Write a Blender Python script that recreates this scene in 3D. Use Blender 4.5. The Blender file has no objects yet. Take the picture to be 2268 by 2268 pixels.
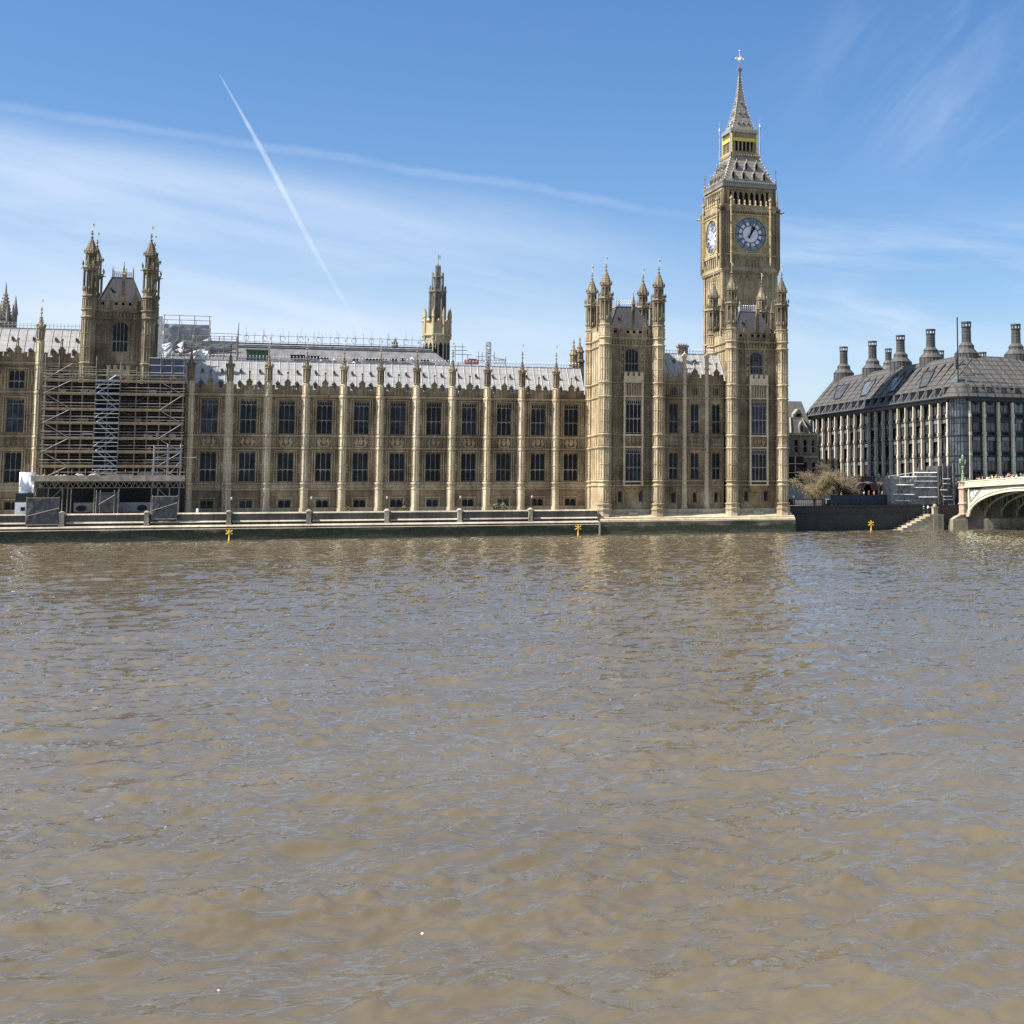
import bpy, math, random
import numpy as np
from mathutils import Vector, Matrix
random.seed(7)
scene = bpy.context.scene
R_ = math.radians

# ------------------------------------------------------------------ camera
F_PX, CX_PX, CY_PX, W_PX = 3350.0, 1751.0, 749.9, 2268.0
CAM = Vector((9.139, -268.73, 7.1))
YAW, PITCH, ROLL = R_(19.878), R_(5.798), R_(-0.273)
def cam_axes():
    f = Vector((math.sin(YAW)*math.cos(PITCH), math.cos(YAW)*math.cos(PITCH), math.sin(PITCH)))
    r = Vector((math.cos(YAW), -math.sin(YAW), 0)); u = r.cross(f)
    return r*math.cos(ROLL)+u*math.sin(ROLL), -r*math.sin(ROLL)+u*math.cos(ROLL), f
CR, CU, CF = cam_axes()
cd = bpy.data.cameras.new('camera'); cam = bpy.data.objects.new('camera', cd); scene.collection.objects.link(cam)
m = Matrix.Identity(4)
for i in range(3):
    m[i][0] = CR[i]; m[i][1] = CU[i]; m[i][2] = -CF[i]; m[i][3] = CAM[i]
cam.matrix_world = m
cd.sensor_fit = 'HORIZONTAL'; cd.sensor_width = 36.0; cd.lens = 36.0*F_PX/W_PX
cd.shift_x = (W_PX/2-CX_PX)/W_PX; cd.shift_y = (CY_PX-W_PX/2)/W_PX
cd.clip_start = 1.0; cd.clip_end = 60000.0
scene.camera = cam

# ------------------------------------------------------------------ light
SUN_EL, SUN_FRONT = R_(49), R_(4)
SUN = Vector((-math.cos(SUN_FRONT)*math.cos(SUN_EL), -math.sin(SUN_FRONT)*math.cos(SUN_EL), math.sin(SUN_EL)))
sl = bpy.data.lights.new('sun', 'SUN'); sl.energy = 5.0; sl.angle = R_(0.53); sl.color = (1.0, 0.935, 0.845)
so = bpy.data.objects.new('sun', sl); scene.collection.objects.link(so)
so.rotation_euler = SUN.to_track_quat('Z', 'Y').to_euler(); so.location = (-200, -50, 250)

world = bpy.data.worlds.new('World'); scene.world = world; world.use_nodes = True
def build_sky():
    nt = world.node_tree; N = nt.nodes; L = nt.links; N.clear()
    out = N.new('ShaderNodeOutputWorld'); bg = N.new('ShaderNodeBackground'); L.new(bg.outputs[0], out.inputs[0])
    sky = N.new('ShaderNodeTexSky'); sky.sky_type = 'NISHITA'; sky.sun_disc = False
    sky.sun_elevation = SUN_EL; sky.sun_rotation = math.atan2(SUN.x, SUN.y)
    sky.altitude = 20; sky.air_density = 1.0; sky.dust_density = 0.6; sky.ozone_density = 2.2
    tc = N.new('ShaderNodeTexCoord'); sp = N.new('ShaderNodeSeparateXYZ'); L.new(tc.outputs['Generated'], sp.inputs[0])
    def M(op, a, b=None, c=None, clamp=False):
        n = N.new('ShaderNodeMath'); n.operation = op; n.use_clamp = clamp
        for i, q in enumerate((a, b, c)):
            if q is None: continue
            if isinstance(q, (int, float)): n.inputs[i].default_value = q
            else: L.new(q, n.inputs[i])
        return n.outputs[0]
    def SS(x, a, b):
        n = N.new('ShaderNodeMapRange'); n.interpolation_type = 'SMOOTHSTEP'; L.new(x, n.inputs[0])
        n.inputs[1].default_value = a; n.inputs[2].default_value = b; n.inputs[3].default_value = 0; n.inputs[4].default_value = 1
        return n.outputs[0]
    az = M('MULTIPLY', M('ARCTAN2', sp.outputs[0], sp.outputs[1]), 57.29578)
    el = M('MULTIPLY', M('ARCSINE', sp.outputs[2]), 57.29578)
    def noise(sx, sy, rot, detail=6, rough=0.6, off=0.0, dist=0.0):
        c = N.new('ShaderNodeCombineXYZ'); L.new(az, c.inputs[0]); L.new(el, c.inputs[1]); c.inputs[2].default_value = off
        mp = N.new('ShaderNodeMapping'); mp.inputs['Rotation'].default_value = (0, 0, rot); L.new(c.outputs[0], mp.inputs[0])
        m2 = N.new('ShaderNodeMapping'); m2.inputs['Scale'].default_value = (sx, sy, 1); L.new(mp.outputs[0], m2.inputs[0])
        n = N.new('ShaderNodeTexNoise'); n.inputs['Scale'].default_value = 1; n.inputs['Detail'].default_value = detail
        n.inputs['Roughness'].default_value = rough; n.inputs['Distortion'].default_value = dist; L.new(m2.outputs[0], n.inputs[0])
        return n.outputs['Fac']
    # a spread-out old vapour trail and the veil of thin cirrus beneath it
    curve = M('ADD', M('ADD', M('MULTIPLY', az, -0.09), M('MULTIPLY', M('MULTIPLY', az, az), -0.0022)), 12.45)
    wob = M('MULTIPLY', M('SUBTRACT', noise(0.25, 0.3, 0, 3), 0.5), 0.5)
    d = M('ADD', M('SUBTRACT', el, curve), wob)
    core = M('MULTIPLY', M('SUBTRACT', 1.0, SS(M('ABSOLUTE', d), 0.02, 0.26)), M('MULTIPLY', SS(az, 19.0, 12.0), M('ADD', 0.45, M('MULTIPLY', 0.55, SS(noise(0.5, 0.6, 0.09, 4), 0.25, 0.6)))))
    below = M('MULTIPLY', SS(d, 0.3, -2.2), SS(az, 26.0, 2.0))
    v1 = SS(noise(0.05, 0.30, 0.16, 4, 0.5, 3.0, 0.3), 0.30, 0.78)
    v2 = SS(noise(0.11, 0.8, 0.2, 5, 0.55, 9.0, 0.4), 0.35, 0.85)
    veil = M('MULTIPLY', below, M('ADD', M('ADD', M('MULTIPLY', v1, 0.46), 0.27), M('MULTIPLY', v2, 0.24)))
    low = M('MULTIPLY', SS(el, 9.0, 2.0), M('ADD', 0.20, M('MULTIPLY', v1, 0.30)))
    rt = M('MULTIPLY', M('MULTIPLY', SS(az, 17.0, 27.0), SS(el, 10.0, 14.0)), SS(noise(0.14, 0.45, -0.75, 6, 0.58, 21.0, 0.6), 0.40, 0.95))
    r2 = M('MULTIPLY', M('MULTIPLY', SS(az, 16.0, 21.0), M('MULTIPLY', SS(el, 4.0, 7.0), SS(el, 12.5, 8.0))), SS(noise(0.10, 0.55, 0.12, 7, 0.6, 33.0, 0.4), 0.36, 0.78))
    tot = M('ADD', M('ADD', M('MULTIPLY', core, 0.15), veil), M('ADD', low, M('ADD', M('MULTIPLY', rt, 0.30), M('MULTIPLY', r2, 0.62))), clamp=True)
    unseen_cirrus = M('MULTIPLY', SS(el, 19.5, 34.0), M('ADD', 0.42, M('MULTIPLY', 0.40, SS(noise(0.02, 0.05, 0.3, 4, 0.5, 41.0, 0.3), 0.35, 0.75))))  # unseen cirrus added above the view to whiten the water reflections
    tot = M('MAXIMUM', tot, unseen_cirrus)
    tot = M('MULTIPLY', tot, SS(el, -2.0, 1.0))
    mix = N.new('ShaderNodeMix'); mix.data_type = 'RGBA'; L.new(tot, mix.inputs[0])
    hs = N.new('ShaderNodeHueSaturation'); hs.inputs['Saturation'].default_value = SKY_SAT; hs.inputs['Value'].default_value = 1.0
    tn = N.new('ShaderNodeMix'); tn.data_type = 'RGBA'; tn.blend_type = 'MULTIPLY'; tn.inputs[0].default_value = 1.0; tn.inputs[7].default_value = SKY_TINT
    L.new(sky.outputs[0], tn.inputs[6]); L.new(tn.outputs[2], hs.inputs['Color'])
    L.new(hs.outputs[0], mix.inputs[6]); mix.inputs[7].default_value = CLOUD_COL
    L.new(mix.outputs[2], bg.inputs[0]); bg.inputs[1].default_value = SKY_STRENGTH
SKY_TINT = (0.89, 0.895, 0.97, 1)
SKY_SAT = 1.22
CLOUD_COL = (5.0, 5.75, 6.85, 1)
SKY_STRENGTH = 0.073
build_sky()
vs = scene.view_settings
scene.display_settings.display_device = 'sRGB'
vs.view_transform = 'Standard'; vs.look = 'None'; vs.exposure = 1.1; vs.gamma = 1.0; vs.use_curve_mapping = False
scene.cycles.use_denoising = False; scene.cycles.max_bounces = 6; scene.cycles.transparent_max_bounces = 12

# ------------------------------------------------------------------ helpers
col = scene.collection
def rayd(x, y): return CR*((x-CX_PX)/F_PX) - CU*((y-CY_PX)/F_PX) + CF
def onY(x, y, Y): d = rayd(x, y); return CAM + d*((Y-CAM.y)/d.y)
def onX(x, y, X): d = rayd(x, y); return CAM + d*((X-CAM.x)/d.x)
def onZ(x, y, Z): d = rayd(x, y); return CAM + d*((Z-CAM.z)/d.z)

def tag(o, label=None, cat=None, group=None, kind=None):
    if label: o['label'] = label
    if cat: o['category'] = cat
    if group: o['group'] = group
    if kind: o['kind'] = kind
    return o
def thing(name, label, cat, loc=(0, 0, 0), group=None):
    o = bpy.data.objects.new(name, None); col.objects.link(o); o.location = loc; o.empty_display_size = 0.5
    return tag(o, label, cat, group)
def wloc(o):
    v = Vector((0, 0, 0))
    while o is not None:
        if o.type == 'EMPTY': v = v + Vector(o.location)
        o = o.parent
    return v
def attach(o, parent, keep=True):
    o.parent = parent
    if keep and parent.type == 'EMPTY': o.matrix_parent_inverse = Matrix.Translation(-Vector(parent.location))
    return o
def copy_tree(o, parent=None):
    c = o.copy(); col.objects.link(c)
    if parent is not None: c.parent = parent
    for ch in list(o.children): copy_tree(ch, c)
    return c
def inst(mesh_or_ob, name, parent, loc, rotz=0.0):
    me = mesh_or_ob if isinstance(mesh_or_ob, bpy.types.Mesh) else mesh_or_ob.data
    o = bpy.data.objects.new(name, me); col.objects.link(o); o.location = loc; o.rotation_euler = (0, 0, rotz)
    if parent: attach(o, parent)
    return o

def frame(ox, oy, ang):
    c, s = math.cos(ang), math.sin(ang)
    return lambda p: (ox+p[0]*c-p[1]*s, oy+p[0]*s+p[1]*c, p[2])
class MB:
    def __init__(s, T=None): s.v = []; s.f = []; s.T = T
    def add(s, vs_, fs):
        b = len(s.v)
        s.v += [s.T(p) for p in vs_] if s.T else [tuple(p) for p in vs_]
        s.f += [tuple(i+b for i in f) for f in fs]
    def quad(s, a, b, c, d): s.add([a, b, c, d], [(0, 1, 2, 3)])
    def poly(s, pts): s.add(pts, [tuple(range(len(pts)))])
    def box(s, x0, x1, y0, y1, z0, z1):
        s.add([(x0, y0, z0), (x1, y0, z0), (x1, y1, z0), (x0, y1, z0), (x0, y0, z1), (x1, y0, z1), (x1, y1, z1), (x0, y1, z1)],
              [(3, 2, 1, 0), (4, 5, 6, 7), (0, 1, 5, 4), (1, 2, 6, 5), (2, 3, 7, 6), (3, 0, 4, 7)])
    def prism(s, poly, z0, z1, top=None):
        n = len(poly); top = top or poly
        s.add([(x, y, z0) for x, y in poly]+[(x, y, z1) for x, y in top],
              [tuple(range(n-1, -1, -1)), tuple(range(n, 2*n))]+[(i, (i+1) % n, n+(i+1) % n, n+i) for i in range(n)])
    def extr(s, poly, y0, y1):      # outline in x,z pushed along y
        n = len(poly)
        s.add([(x, y0, z) for x, z in poly]+[(x, y1, z) for x, z in poly],
              [tuple(range(n)), tuple(range(2*n-1, n-1, -1))]+[(i, n+i, n+(i+1) % n, (i+1) % n) for i in range(n)])
    def extrx(s, poly, x0, x1):     # outline in y,z pushed along x
        n = len(poly)
        s.add([(x0, y, z) for y, z in poly]+[(x1, y, z) for y, z in poly],
              [tuple(range(n)), tuple(range(2*n-1, n-1, -1))]+[(i, n+i, n+(i+1) % n, (i+1) % n) for i in range(n)])
    def lathe(s, prof, n=8, cx=0, cy=0, rot=None):
        rot = math.pi/n if rot is None else rot
        vs_ = []; fs = []
        for z, r in prof:
            for i in range(n):
                a = rot+2*math.pi*i/n; vs_.append((cx+r*math.cos(a), cy+r*math.sin(a), z))
        for k in range(len(prof)-1):
            for i in range(n):
                j = (i+1) % n; fs.append((k*n+i, k*n+j, (k+1)*n+j, (k+1)*n+i))
        fs.append(tuple(range(n-1, -1, -1))); fs.append(tuple(range((len(prof)-1)*n, len(prof)*n)))
        s.add(vs_, fs)
    def bar(s, a, b, r=0.05, n=4):
        a = Vector(a); b = Vector(b); d = b-a
        if d.length < 1e-6: return
        d.normalize(); u = d.orthogonal().normalized(); w = d.cross(u)
        vs_ = []
        for p in (a, b):
            for i in range(n):
                t = 2*math.pi*(i+.5)/n; vs_.append(tuple(p+u*(r*math.cos(t))+w*(r*math.sin(t))))
        s.add(vs_, [(i, (i+1) % n, n+(i+1) % n, n+i) for i in range(n)]+[tuple(range(n-1, -1, -1)), tuple(range(n, 2*n))])
    def tube(s, pts, radii, n=6):
        prev = None; vs_ = []; fs = []
        for k, p in enumerate(pts):
            p = Vector(p); q = Vector(pts[min(k+1, len(pts)-1)])-Vector(pts[max(k-1, 0)]); q.normalize()
            if prev is None: u = q.orthogonal().normalized()
            else: u = (prev-q*prev.dot(q)).normalized()
            prev = u; w = q.cross(u)
            for i in range(n):
                t = 2*math.pi*i/n; vs_.append(tuple(p+u*(radii[k]*math.cos(t))+w*(radii[k]*math.sin(t))))
        for k in range(len(pts)-1):
            for i in range(n): fs.append((k*n+i, k*n+(i+1) % n, (k+1)*n+(i+1) % n, (k+1)*n+i))
        fs.append(tuple(range(n-1, -1, -1))); fs.append(tuple(range((len(pts)-1)*n, len(pts)*n)))
        s.add(vs_, fs)
    def bead(s, x, y, z, r, h=None):
        h = h or r
        s.add([(x+r, y, z), (x, y+r, z), (x-r, y, z), (x, y-r, z), (x, y, z+h), (x, y, z-h)],
              [(0, 1, 4), (1, 2, 4), (2, 3, 4), (3, 0, 4), (1, 0, 5), (2, 1, 5), (3, 2, 5), (0, 3, 5)])
    def wall(s, u0, u1, z0, z1, holes, y=0.0, rev=0.4):
        us = sorted({u0, u1, *[h[0] for h in holes], *[h[1] for h in holes]}); zs = sorted({z0, z1, *[h[2] for h in holes], *[h[3] for h in holes]})
        for i in range(len(us)-1):
            for j in range(len(zs)-1):
                uc, zc = (us[i]+us[i+1])/2, (zs[j]+zs[j+1])/2
                if any(h[0] < uc < h[1] and h[2] < zc < h[3] for h in holes): continue
                s.quad((us[i], y, zs[j]), (us[i+1], y, zs[j]), (us[i+1], y, zs[j+1]), (us[i], y, zs[j+1]))
        for a, b, c, d in holes:
            s.quad((a, y, c), (a, y+rev, c), (a, y+rev, d), (a, y, d)); s.quad((b, y, c), (b, y, d), (b, y+rev, d), (b, y+rev, c))
            s.quad((a, y, c), (b, y, c), (b, y+rev, c), (a, y+rev, c)); s.quad((a, y, d), (a, y+rev, d), (b, y+rev, d), (b, y, d))
    def arch(s, x0, x1, zs, zt, y0, y1, n=5, zcap=None):   # the two spandrels of a pointed arch
        xm = (x0+x1)/2; zc = zcap or zt
        for sx in (x0, x1):
            pts = [(sx, zs)]
            for k in range(1, n+1):
                t = k/n; pts.append((sx+(xm-sx)*(1-math.cos(t*math.pi/2))**0.85, zs+(zt-zs)*math.sin(t*math.pi/2)))
            poly = pts+[(xm, zc), (sx, zc)] if zc > zt else pts+[(sx, zc)]
            if sx == x0: poly = poly[::-1]
            s.extr(poly, y0, y1)
    def mesh(s, name, mat, smooth=False):
        me = bpy.data.meshes.new(name); me.from_pydata(s.v, [], s.f); me.materials.append(mat)
        if smooth:
            for p in me.polygons: p.use_smooth = True
        me.update(); return me
    def build(s, name, mat, parent=None, smooth=False):
        o = bpy.data.objects.new(name, s.mesh(name, mat, smooth)); col.objects.link(o)
        if parent is not None: attach(o, parent)
        return o

# ------------------------------------------------------------------ materials
def new_mat(name):
    mt = bpy.data.materials.new(name); mt.use_nodes = True; nt = mt.node_tree
    b = nt.nodes['Principled BSDF']; return mt, nt, b
def nz(nt, scale, detail=4, rough=0.55, vec=None, stretch=None):
    if vec is None:
        vec = nt.nodes.new('ShaderNodeNewGeometry').outputs['Position']
    if stretch:
        mp = nt.nodes.new('ShaderNodeMapping'); mp.inputs['Scale'].default_value = stretch; nt.links.new(vec, mp.inputs[0]); vec = mp.outputs[0]
    n = nt.nodes.new('ShaderNodeTexNoise'); n.inputs['Scale'].default_value = scale; n.inputs['Detail'].default_value = detail; n.inputs['Roughness'].default_value = rough
    nt.links.new(vec, n.inputs['Vector']); return n.outputs['Fac']
def ramp(nt, fac, stops):
    r = nt.nodes.new('ShaderNodeValToRGB'); e = r.color_ramp.elements
    while len(e) < len(stops): e.new(0.5)
    for i, (p, c) in enumerate(stops): e[i].position = p; e[i].color = (*c, 1)
    nt.links.new(fac, r.inputs[0]); return r.outputs[0]
def mixc(nt, fac, a, b, mode='MIX'):
    n = nt.nodes.new('ShaderNodeMix'); n.data_type = 'RGBA'; n.blend_type = mode
    for i, q in ((0, fac), (6, a), (7, b)):
        if isinstance(q, (int, float)): n.inputs[i].default_value = q
        elif isinstance(q, tuple): n.inputs[i].default_value = (*q, 1)
        else: nt.links.new(q, n.inputs[i])
    return n.outputs[2]
def mth(nt, op, a, b=None):
    n = nt.nodes.new('ShaderNodeMath'); n.operation = op
    for i, q in enumerate((a, b)):
        if q is None: continue
        if isinstance(q, (int, float)): n.inputs[i].default_value = q
        else: nt.links.new(q, n.inputs[i])
    return n.outputs[0]
def bump(nt, b, h, strength=0.3, dist=0.05):
    n = nt.nodes.new('ShaderNodeBump'); n.inputs['Strength'].default_value = strength; n.inputs['Distance'].default_value = dist
    nt.links.new(h, n.inputs['Height']); nt.links.new(n.outputs[0], b.inputs['Normal'])
def stone_mat(name, a, b_, c, rough=0.85, grime=0.5, bmp=0.35):
    mt, nt, b = new_mat(name)
    big = nz(nt, 0.22, 5, 0.6); fine = nz(nt, 2.2, 5, 0.65); streak = nz(nt, 1.0, 4, 0.6, stretch=(1.6, 1.6, 0.16))
    c1 = ramp(nt, big, [(0.36, a), (0.52, b_), (0.66, c)])
    c2 = mixc(nt, mth(nt, 'MULTIPLY', ramp(nt, streak, [(0.46, (0, 0, 0)), (0.72, (1, 1, 1))]), grime), c1, tuple(q*0.45 for q in a))
    oi = nt.nodes.new('ShaderNodeObjectInfo'); c2 = mixc(nt, 1.0, c2, ramp(nt, oi.outputs['Random'], [(0.0, (0.80, 0.79, 0.78)), (0.5, (1.0, 1.0, 1.0)), (1.0, (1.12, 1.10, 1.06))]), 'MULTIPLY')
    c3 = mixc(nt, 0.55, c2, ramp(nt, fine, [(0.3, (0.62, 0.60, 0.56)), (0.7, (1.25, 1.22, 1.18))]), 'MULTIPLY')
    # courses of ashlar: thin darker beds
    geo = nt.nodes.new('ShaderNodeNewGeometry'); sp = nt.nodes.new('ShaderNodeSeparateXYZ'); nt.links.new(geo.outputs['Position'], sp.inputs[0])
    fr = mth(nt, 'FRACT', mth(nt, 'MULTIPLY', sp.outputs[2], 2.2)); bed = mth(nt, 'LESS_THAN', fr, 0.07)
    c4 = mixc(nt, mth(nt, 'MULTIPLY', bed, 0.30), c3, tuple(q*0.4 for q in a))
    nt.links.new(c4, b.inputs['Base Color']); b.inputs['Roughness'].default_value = rough
    bump(nt, b, fine, bmp, 0.08); return mt
def plain(name, c, rough=0.6, metal=0.0, var=0.25, scale=1.5, bmp=0.0, spec=0.5):
    mt, nt, b = new_mat(name); f = nz(nt, scale, 4, 0.6)
    nt.links.new(ramp(nt, f, [(0.3, tuple(q*(1-var) for q in c)), (0.7, tuple(min(1, q*(1+var)) for q in c))]), b.inputs['Base Color'])
    b.inputs['Roughness'].default_value = rough; b.inputs['Metallic'].default_value = metal; b.inputs['Specular IOR Level'].default_value = spec
    if bmp: bump(nt, b, f, bmp, 0.05)
    return mt
def roof_mat(name, c, du=1.25, dz=0.9, dark=0.5, rough=0.5, axis=0, dash=0.09):
    mt, nt, b = new_mat(name); geo = nt.nodes.new('ShaderNodeNewGeometry'); sp = nt.nodes.new('ShaderNodeSeparateXYZ'); nt.links.new(geo.outputs['Position'], sp.inputs[0])
    l1 = mth(nt, 'LESS_THAN', mth(nt, 'FRACT', mth(nt, 'DIVIDE', sp.outputs[axis], du)), dash)
    l2 = mth(nt, 'LESS_THAN', mth(nt, 'FRACT', mth(nt, 'DIVIDE', sp.outputs[2], dz)), dash*1.2)
    ln = mth(nt, 'MAXIMUM', l1, l2); f = nz(nt, 0.9, 5, 0.6, stretch=(1, 1, 0.5))
    base = ramp(nt, f, [(0.3, tuple(q*0.82 for q in c)), (0.7, tuple(q*1.15 for q in c))])
    nt.links.new(mixc(nt, mth(nt, 'MULTIPLY', ln, dark), base, tuple(q*0.3 for q in c)), b.inputs['Base Color'])
    b.inputs['Roughness'].default_value = rough; return mt
def glass_mat(name, c=(0.012, 0.014, 0.018), rough=0.12, spec=0.5):
    mt, nt, b = new_mat(name); f = nz(nt, 0.7, 3, 0.6)
    oi = nt.nodes.new('ShaderNodeObjectInfo'); g1 = ramp(nt, f, [(0.35, tuple(q*0.4 for q in c)), (0.7, tuple(q*2.2 for q in c))])
    nt.links.new(mixc(nt, 1.0, g1, ramp(nt, oi.outputs['Random'], [(0.0, (0.5, 0.5, 0.5)), (0.55, (1.0, 1.0, 1.0)), (0.8, (1.5, 1.6, 1.8)), (1.0, (2.8, 2.9, 3.1))]), 'MULTIPLY'), b.inputs['Base Color'])
    b.inputs['Roughness'].default_value = rough; b.inputs['Specular IOR Level'].default_value = spec
    n2 = nz(nt, 2.5, 2); bump(nt, b, n2, 0.06, 0.05); return mt
M = {}
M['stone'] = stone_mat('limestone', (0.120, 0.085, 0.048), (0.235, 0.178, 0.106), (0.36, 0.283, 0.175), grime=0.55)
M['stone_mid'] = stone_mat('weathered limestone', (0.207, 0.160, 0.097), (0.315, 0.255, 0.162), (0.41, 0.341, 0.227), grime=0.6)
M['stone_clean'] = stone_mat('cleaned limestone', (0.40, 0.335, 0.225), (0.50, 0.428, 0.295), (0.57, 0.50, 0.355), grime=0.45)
M['stone_turret'] = stone_mat('turret limestone', (0.26, 0.205, 0.128), (0.385, 0.318, 0.205), (0.49, 0.415, 0.28), grime=0.6)
M['stone_sooty'] = stone_mat('sooty limestone', (0.12, 0.096, 0.062), (0.20, 0.168, 0.112), (0.29, 0.25, 0.17), grime=0.6)
M['stone_grey'] = stone_mat('grey stone', (0.16, 0.145, 0.12), (0.23, 0.21, 0.175), (0.31, 0.285, 0.24))
M['lead'] = roof_mat('lead roof', (0.29, 0.287, 0.28), 1.25, 0.95, 0.45)
M['castiron'] = roof_mat('cast iron roof', (0.225, 0.205, 0.172), 0.45, 0.8, 0.6, 0.45, 0, 0.16)
M['slate'] = roof_mat('dark slate', (0.045, 0.047, 0.055), 0.9, 0.55, 0.35, 0.95)
M['greyroof'] = plain('grey roofing', (0.15, 0.15, 0.152), 0.7, 0, 0.35, 0.8)
M['glass'] = glass_mat('window glass', (0.010, 0.012, 0.016), 0.2, 0.16)
M['glassblue'] = glass_mat('blue glass', (0.03, 0.045, 0.06), 0.08, 0.8)
M['gold'] = plain('gilding', (0.60, 0.43, 0.13), 0.35, 0.7, 0.25, 3)
M['goldstone'] = plain('gilded stone', (0.34, 0.27, 0.135), 0.6, 0.0, 0.3, 1.2)
M['gilt'] = plain('bright gilding', (0.62, 0.52, 0.10), 0.5, 0.2, 0.3, 2)
M['dial'] = plain('opal glass', (0.62, 0.63, 0.64), 0.25, 0, 0.06, 3)
M['dialblue'] = plain('blue ironwork', (0.03, 0.045, 0.085), 0.4, 0, 0.2, 3)
M['dialring'] = plain('blue-grey ring', (0.21, 0.24, 0.29), 0.4, 0, 0.35, 3)
M['iron'] = plain('dark iron', (0.035, 0.035, 0.038), 0.5, 0.3)
M['vane'] = plain('gilded vane', (0.75, 0.66, 0.45), 0.3, 0.6)
M['crest'] = plain('roof cresting', (0.33, 0.35, 0.38), 0.5, 0.3)
M['steel'] = plain('galvanised tube', (0.155, 0.138, 0.115), 0.65, 0.0, 0.4, 2)
M['alu'] = plain('aluminium stair', (0.22, 0.24, 0.26), 0.55, 0.1, 0.3, 2)
M['plank'] = plain('scaffold boards', (0.25, 0.19, 0.11), 0.8, 0, 0.35, 1.5)
M['sheetw'] = plain('white sheeting', (0.72, 0.73, 0.74), 0.4, 0, 0.12, 1.2, 0.6)
M['sheetg'] = plain('grey sheeting', (0.33, 0.34, 0.345), 0.5, 0, 0.22, 0.6, 0.5)
M['navy'] = plain('navy netting', (0.035, 0.05, 0.085), 0.7, 0, 0.25)
M['net'] = plain('grey debris netting', (0.065, 0.066, 0.068), 0.8, 0, 0.5, 1.5)
M['green'] = plain('green netting', (0.06, 0.115, 0.075), 0.8, 0, 0.25)
M['red'] = plain('red sheet', (0.30, 0.06, 0.06), 0.6)
M['black'] = plain('black boarding and shade', (0.012, 0.012, 0.014), 0.8)
M['white'] = plain('white paint', (0.75, 0.75, 0.73), 0.5, 0, 0.06)
M['yellow'] = plain('yellow paint', (0.80, 0.47, 0.04), 0.45, 0, 0.1)
M['navyboard'] = plain('navy hoarding', (0.012, 0.018, 0.04), 0.6)
def river_wall_mat():
    mt, nt, b = new_mat('river wall granite'); geo = nt.nodes.new('ShaderNodeNewGeometry'); sp = nt.nodes.new('ShaderNodeSeparateXYZ'); nt.links.new(geo.outputs['Position'], sp.inputs[0])
    n = nz(nt, 0.35, 5, 0.65, stretch=(0.45, 0.45, 1.6)); f = nz(nt, 2.5, 5, 0.65)
    base = mixc(nt, 0.6, ramp(nt, n, [(0.3, (0.12, 0.10, 0.07)), (0.7, (0.26, 0.22, 0.155))]), ramp(nt, f, [(0.3, (0.6, 0.6, 0.58)), (0.7, (1.2, 1.2, 1.15))]), 'MULTIPLY')
    h = mth(nt, 'ADD', sp.outputs[2], mth(nt, 'MULTIPLY', mth(nt, 'SUBTRACT', n, 0.5), 2.6))
    mr = nt.nodes.new('ShaderNodeMapRange'); nt.links.new(h, mr.inputs[0]); mr.inputs[1].default_value = 1.95; mr.inputs[2].default_value = 1.45; mr.inputs[3].default_value = 0; mr.inputs[4].default_value = 1
    algae = ramp(nt, f, [(0.35, (0.010, 0.015, 0.006)), (0.7, (0.040, 0.050, 0.018))])
    c = mixc(nt, mr.outputs[0], base, algae)
    m2 = nt.nodes.new('ShaderNodeMapRange'); nt.links.new(h, m2.inputs[0]); m2.inputs[1].default_value = 0.55; m2.inputs[2].default_value = 0.25; m2.inputs[3].default_value = 0; m2.inputs[4].default_value = 0.45
    c = mixc(nt, m2.outputs[0], c, ramp(nt, f, [(0.35, (0.07, 0.075, 0.05)), (0.7, (0.15, 0.14, 0.10))]))
    nt.links.new(c, b.inputs['Base Color']); b.inputs['Roughness'].default_value = 0.75; bump(nt, b, f, 0.4, 0.06); return mt
M['rwall'] = river_wall_mat()
# ------------------------------------------------------------------ water and ground
def height_tile(n, size, seed, lam0, spread, wind):
    rng = np.random.default_rng(seed)
    k1 = np.fft.fftfreq(n, size/n)*2*np.pi; kx, ky = np.meshgrid(k1, k1, indexing='ij'); k = np.hypot(kx, ky); k[0, 0] = 1
    kp = 2*np.pi/lam0; S = np.exp(-1.2*(kp/k)**2)/k**3.3*np.exp(-(k*0.06)**2)
    S *= (np.abs(kx*math.cos(wind)+ky*math.sin(wind))/k)**spread + 0.05; S[0, 0] = 0
    h = np.fft.ifft2(np.sqrt(S)*(rng.normal(size=(n, n))+1j*rng.normal(size=(n, n)))).real
    return h/h.std()
def sample(tile, size, x, y):
    n = tile.shape[0]; fx = (x/size % 1)*n; fy = (y/size % 1)*n
    i = np.floor(fx).astype(int); j = np.floor(fy).astype(int); a = fx-i; b = fy-j
    i %= n; j %= n; i1 = (i+1) % n; j1 = (j+1) % n
    return tile[i, j]*(1-a)*(1-b)+tile[i1, j]*a*(1-b)+tile[i, j1]*(1-a)*b+tile[i1, j1]*a*b
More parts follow.
